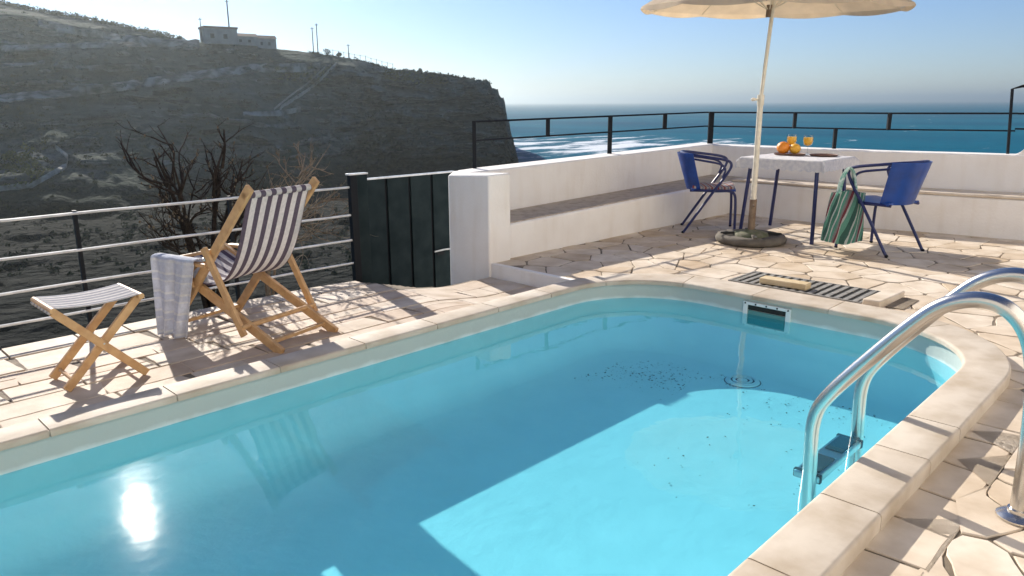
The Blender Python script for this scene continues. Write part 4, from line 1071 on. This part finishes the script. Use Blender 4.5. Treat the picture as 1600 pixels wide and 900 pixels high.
# ------------------------------------------------------------------ blue chairs
def chair(loc, face, label, back_w=1.0):
    """local frame: +x = facing direction, y = sideways"""
    t = thing('blue_chair', label, 'chair', loc, 'blue metal armchairs at the table'); t.rotation_euler = (0, 0, R(face)); KS = 1.04  # chairs enlarged with the terrace group, scaled about the camera
    t.scale = (KS, KS, KS)
    def put(mb, name, mat, bevel=0, **k): o = mb.build(name, mat, None, bevel=bevel, **k); o.parent = t; return o
    sh = .40; r_ = .0125
    for s_ in (-1, 1):
        y = .235 * s_
        # rear leg sweeps forward and up into the arm, then back round to the backrest top
        put(MB().tube([(-.26, y * 1.02, 0), (-.02, y * 1.05, .37), (.14, y * 1.1, .60), (.145, y * 1.1, .67), (.06, y * 1.08, .695), (-.10, y * 1.02, .715), (-.24, y * .8, .735), (-.30, y * .42, .74), (-.31, 0, .742)], r_, 10, smooth=2), 'arm_and_rear_leg', 'navy')
        put(MB().tube([(.21, y, 0), (.205, y * .98, .30), (.19, y * .96, .385), (.13, y * .95, .405), (-.10, y * .92, .40), (-.21, y * .75, .395)], r_, 10, smooth=2), 'front_leg', 'navy')
        put(MB().tube([(-.28, y * .6, .70), (-.1, y * .98, .675), (.06, y * 1.03, .65), (.10, y * 1.05, .60), (.07, y * 1.05, .52)], r_ * .8, 10, smooth=2), 'inner_arm', 'navy')
        put(MB().sphere((.21, y, .006), .015, 8), 'foot_cap', 'black')
        put(MB().sphere((-.26, y * 1.02, .006), .015, 8), 'foot_cap', 'black')
    def seat(u, v):
        x = -.20 + .40 * u; y = (v - .5) * (.40 + .03 * u); return (x, y, .415 + .010 * math.sin(math.pi * v) - .012 * math.sin(math.pi * u))
    put(MB().grid(seat, 10, 10, .02), 'seat', 'blue', .0, smooth=50)
    if back_w == 1.0: put(MB().grid(lambda u, v: (seat(u, v)[0] * .94, seat(u, v)[1] * .92, seat(u, v)[2] + .026 + .006 * math.sin(math.pi * u) * math.sin(math.pi * v)), 12, 12, .024, lambda u, v: (v * .4, u * .4 + v * .1)), 'cushion', 'seat_pad', 0, smooth=60)
    def back(u, v):
        a = (u - .5) * 2 * R(72) * back_w; rr = .235 - .03 * (1 - v)
        return (-.085 - .055 * v - rr * math.cos(a) * .85 + .025 * (1 - v), rr * math.sin(a) * (1.0), .40 + .34 * v)
    put(MB().grid(back, 24, 12, .006), 'backrest', 'blue', 0, smooth=60)
    return t
chair((6.732, 3.79, -.056), -57, 'blue metal armchair in profile left of the table with patterned seat cushion')
chair((6.805, 2.209, -.056), 74, 'blue metal armchair right of the table with the striped bag hanging from its arm', .98)

# ------------------------------------------------------------------ bag on the chair arm
def bag():
    c = Vector((6.554, 2.408, .017)); ax = Vector((-.30, .95, 0)).normalized(); ay = Vector((ax.y, -ax.x, 0)) * -1
    ax = Vector((RGT[0], RGT[1], 0)).normalized() * -1; ay = Vector((math.cos(HD), math.sin(HD), 0)) 
    t = thing('shopping_bag', 'green and white striped cloth bag hanging from the right blue chair', 'bag', c)
    W3, H3 = .345, .45
    def f(u, v):
        a = 2 * math.pi * u; sw = 1 - .16 * (1 - v) ** 2 * 0 - .20 * v ** 2
        x = W3 / 2 * math.copysign(abs(math.cos(a)) ** .7, math.cos(a)) * sw
        th = (.050 * (1 - v * .55)) * math.copysign(abs(math.sin(a)) ** .8, math.sin(a))
        fold = .016 * math.sin(x * 42 + v * 3.2) * (.4 + v * .8) + .008 * math.sin(x * 80 - v * 4)
        z = H3 * v - .02 * math.cos(x * 9) * (v < .02)
        if v == 0: z += .012 * abs(math.sin(x * 12))
        sk = .10 * (v - .5)
        return c + ax * (x - sk * .2) + ay * (th + fold) + Vector((0, 0, z - .025 * abs(math.sin(x * 11)) * v))
    body = MB().grid(f, 72, 26, 0, lambda u, v: (.5 + .33 * math.cos(2 * math.pi * u) / 2 + .09 * v, v))
    n0 = 0; bo = body.build('bag_body', 'bagm', t, smooth=180)
    MB().grid(lambda u, v: f(u, 0) * 1.0 * (1 - v) + (c + ax * ((f(u, 0) - c).dot(ax)) + Vector((0, 0, .01))) * v, 72, 2, 0, lambda u, v: (.5 + .33 * math.cos(2 * math.pi * u) / 2, 0)).build('bag_bottom', 'bagm', bo, smooth=180)
    MT['bag_trim'] = M('bag_trim', (.12, .32, .25), .9, scale=30, col2=(.55, .62, .58))
    for s_ in (-1, 1):
        o = ay * .022 * s_
        P = [c + ax * .075 + o + Vector((0, 0, H3 - .03)), c + ax * .06 + o + Vector((0, 0, H3 + .08)), c + ax * .03 + o * .6 + Vector((0, 0, H3 + .16)), c - ax * .0 + o * .4 + Vector((0, 0, H3 + .19)),
             c - ax * .035 + o * .6 + Vector((0, 0, H3 + .15)), c - ax * .05 + o + Vector((0, 0, H3 + .07)), c - ax * .07 + o + Vector((0, 0, H3 - .03))]
        MB().tube(P, .011, 8, smooth=2).build('handle', 'bag_trim', t)
bag()

# ------------------------------------------------------------------ bare shrubs behind the fence
def shrub(base, name, label, bark, seed, targets, bushy, vmax=.7, nside=5):
    rg = random.Random(seed); t = thing(name, label, 'tree', base)
    wood = MB(); buds = MB()
    def branch(p, d, r_, l, depth):
        pts = [p]; k = 6 if depth < 2 else 4; dd = d.copy(); rr = [r_]
        for i in range(k):
            dd = (dd + Vector((rg.gauss(0, .16), rg.gauss(0, .16), rg.gauss(0, .12) + .05))).normalized(); pts.append(pts[-1] + dd * l / k); rr.append(r_ * (1 - .55 * (i + 1) / k))
        wood.tube(pts, rr, 6 if depth else 8)
        if depth >= 2:
            for q in pts[1:]:
                if rg.random() < .10: buds.sphere(q + Vector((rg.gauss(0, .004), rg.gauss(0, .004), rg.gauss(0, .004))), rg.uniform(.004, .009), 5, (1, 1, 1.5))
        if depth < 3 and l > .08:
            for _ in range(bushy if depth < 2 else 2):
                q = rg.choice(pts[2:]); a = (dd + Vector((rg.gauss(0, .75), rg.gauss(0, .75), rg.gauss(.15, .5)))).normalized(); branch(q, a, r_ * .5, l * rg.uniform(.4, .68), depth + 1)
    for tx, ty, tz, r_ in targets:
        tgt = Vector((tx, ty, tz)); b = Vector(base); hub = b + Vector((0, 0, 1.55)); mid = hub.lerp(tgt, .30) + Vector((rg.gauss(0, .05), rg.gauss(0, .05), -.04))
        P = [b + Vector((rg.gauss(0, .05), rg.gauss(0, .05), 0)), b.lerp(hub, .7) + Vector((rg.gauss(0, .04), rg.gauss(0, .04), 0)), mid, mid.lerp(tgt, .5) + Vector((rg.gauss(0, .03), 0, rg.gauss(0, .02))), tgt]
        wood.tube(P, [r_ * 1.3, r_ * 1.1, r_ * .8, r_ * .55, r_ * .18], 8, smooth=1)
        for k in range(nside):
            v = rg.uniform(.05, vmax); q = mid.lerp(tgt, v); d = ((tgt - mid).normalized() + Vector((rg.gauss(0, .7), rg.gauss(0, .6), rg.gauss(0, .5)))).normalized()
            branch(q, d, r_ * .55, rg.uniform(.18, .42), 1)
    wood.build('branches', bark, t, smooth=60); tag(buds.build('buds', 'bud', t, smooth=180), kind='stuff')
def at_y(px, py, Y): r_ = ray(px, py); k = Y / r_[1]; return (r_[0] * k, Y, H + r_[2] * k)
tg = [(*at_y(238, 232, 5.7), .024), (*at_y(352, 222, 5.6), .024), (*at_y(266, 240, 5.3), .020), (*at_y(366, 262, 5.9), .020), (*at_y(250, 300, 5.5), .015), (*at_y(385, 330, 5.5), .014), (*at_y(215, 330, 5.5), .012), (*at_y(405, 300, 5.4), .012), (*at_y(312, 262, 6.0), .012), (*at_y(262, 380, 5.2), .010), (*at_y(350, 350, 5.2), .010), (*at_y(420, 262, 5.6), .010)]
shrub((2.40, 5.6, -1.5), 'bare_tree', 'dark leafless shrub with budding branches behind the fence left of the deckchair', 'bark', 11, tg, 3)
tg = [(*at_y(488, 250, 5.4), .012), (*at_y(516, 226, 5.8), .010), (*at_y(524, 300, 5.3), .011), (*at_y(500, 330, 5.2), .010), (*at_y(460, 300, 5.6), .010), (*at_y(525, 345, 5.2), .008), (*at_y(480, 380, 5.2), .008)]
shrub((2.75, 5.5, -1.3), 'bare_tree', 'paler twiggy shrub behind the fence between the deckchair and the gate', 'bark_pale', 5, tg, 3)

# ------------------------------------------------------------------ haze
HAZE = 0.00018
if HAZE:
    mb = MB(); mb.box((0, 0, 40), (90000, 90000, 134))
    o = mb.build('haze', 'dark'); o.data.materials.clear()
    m = bpy.data.materials.new('haze_air'); m.use_nodes = True; N = m.node_tree.nodes; N.remove(N['Principled BSDF'])
    v = N.new('ShaderNodeVolumePrincipled'); v.inputs['Color'].default_value = (.87, .97, .96, 1); v.inputs['Density'].default_value = HAZE; v.inputs['Anisotropy'].default_value = .8
    m.node_tree.links.new(v.outputs[0], N['Material Output'].inputs['Volume']); o.data.materials.append(m)
    tag(o, kind='stuff')
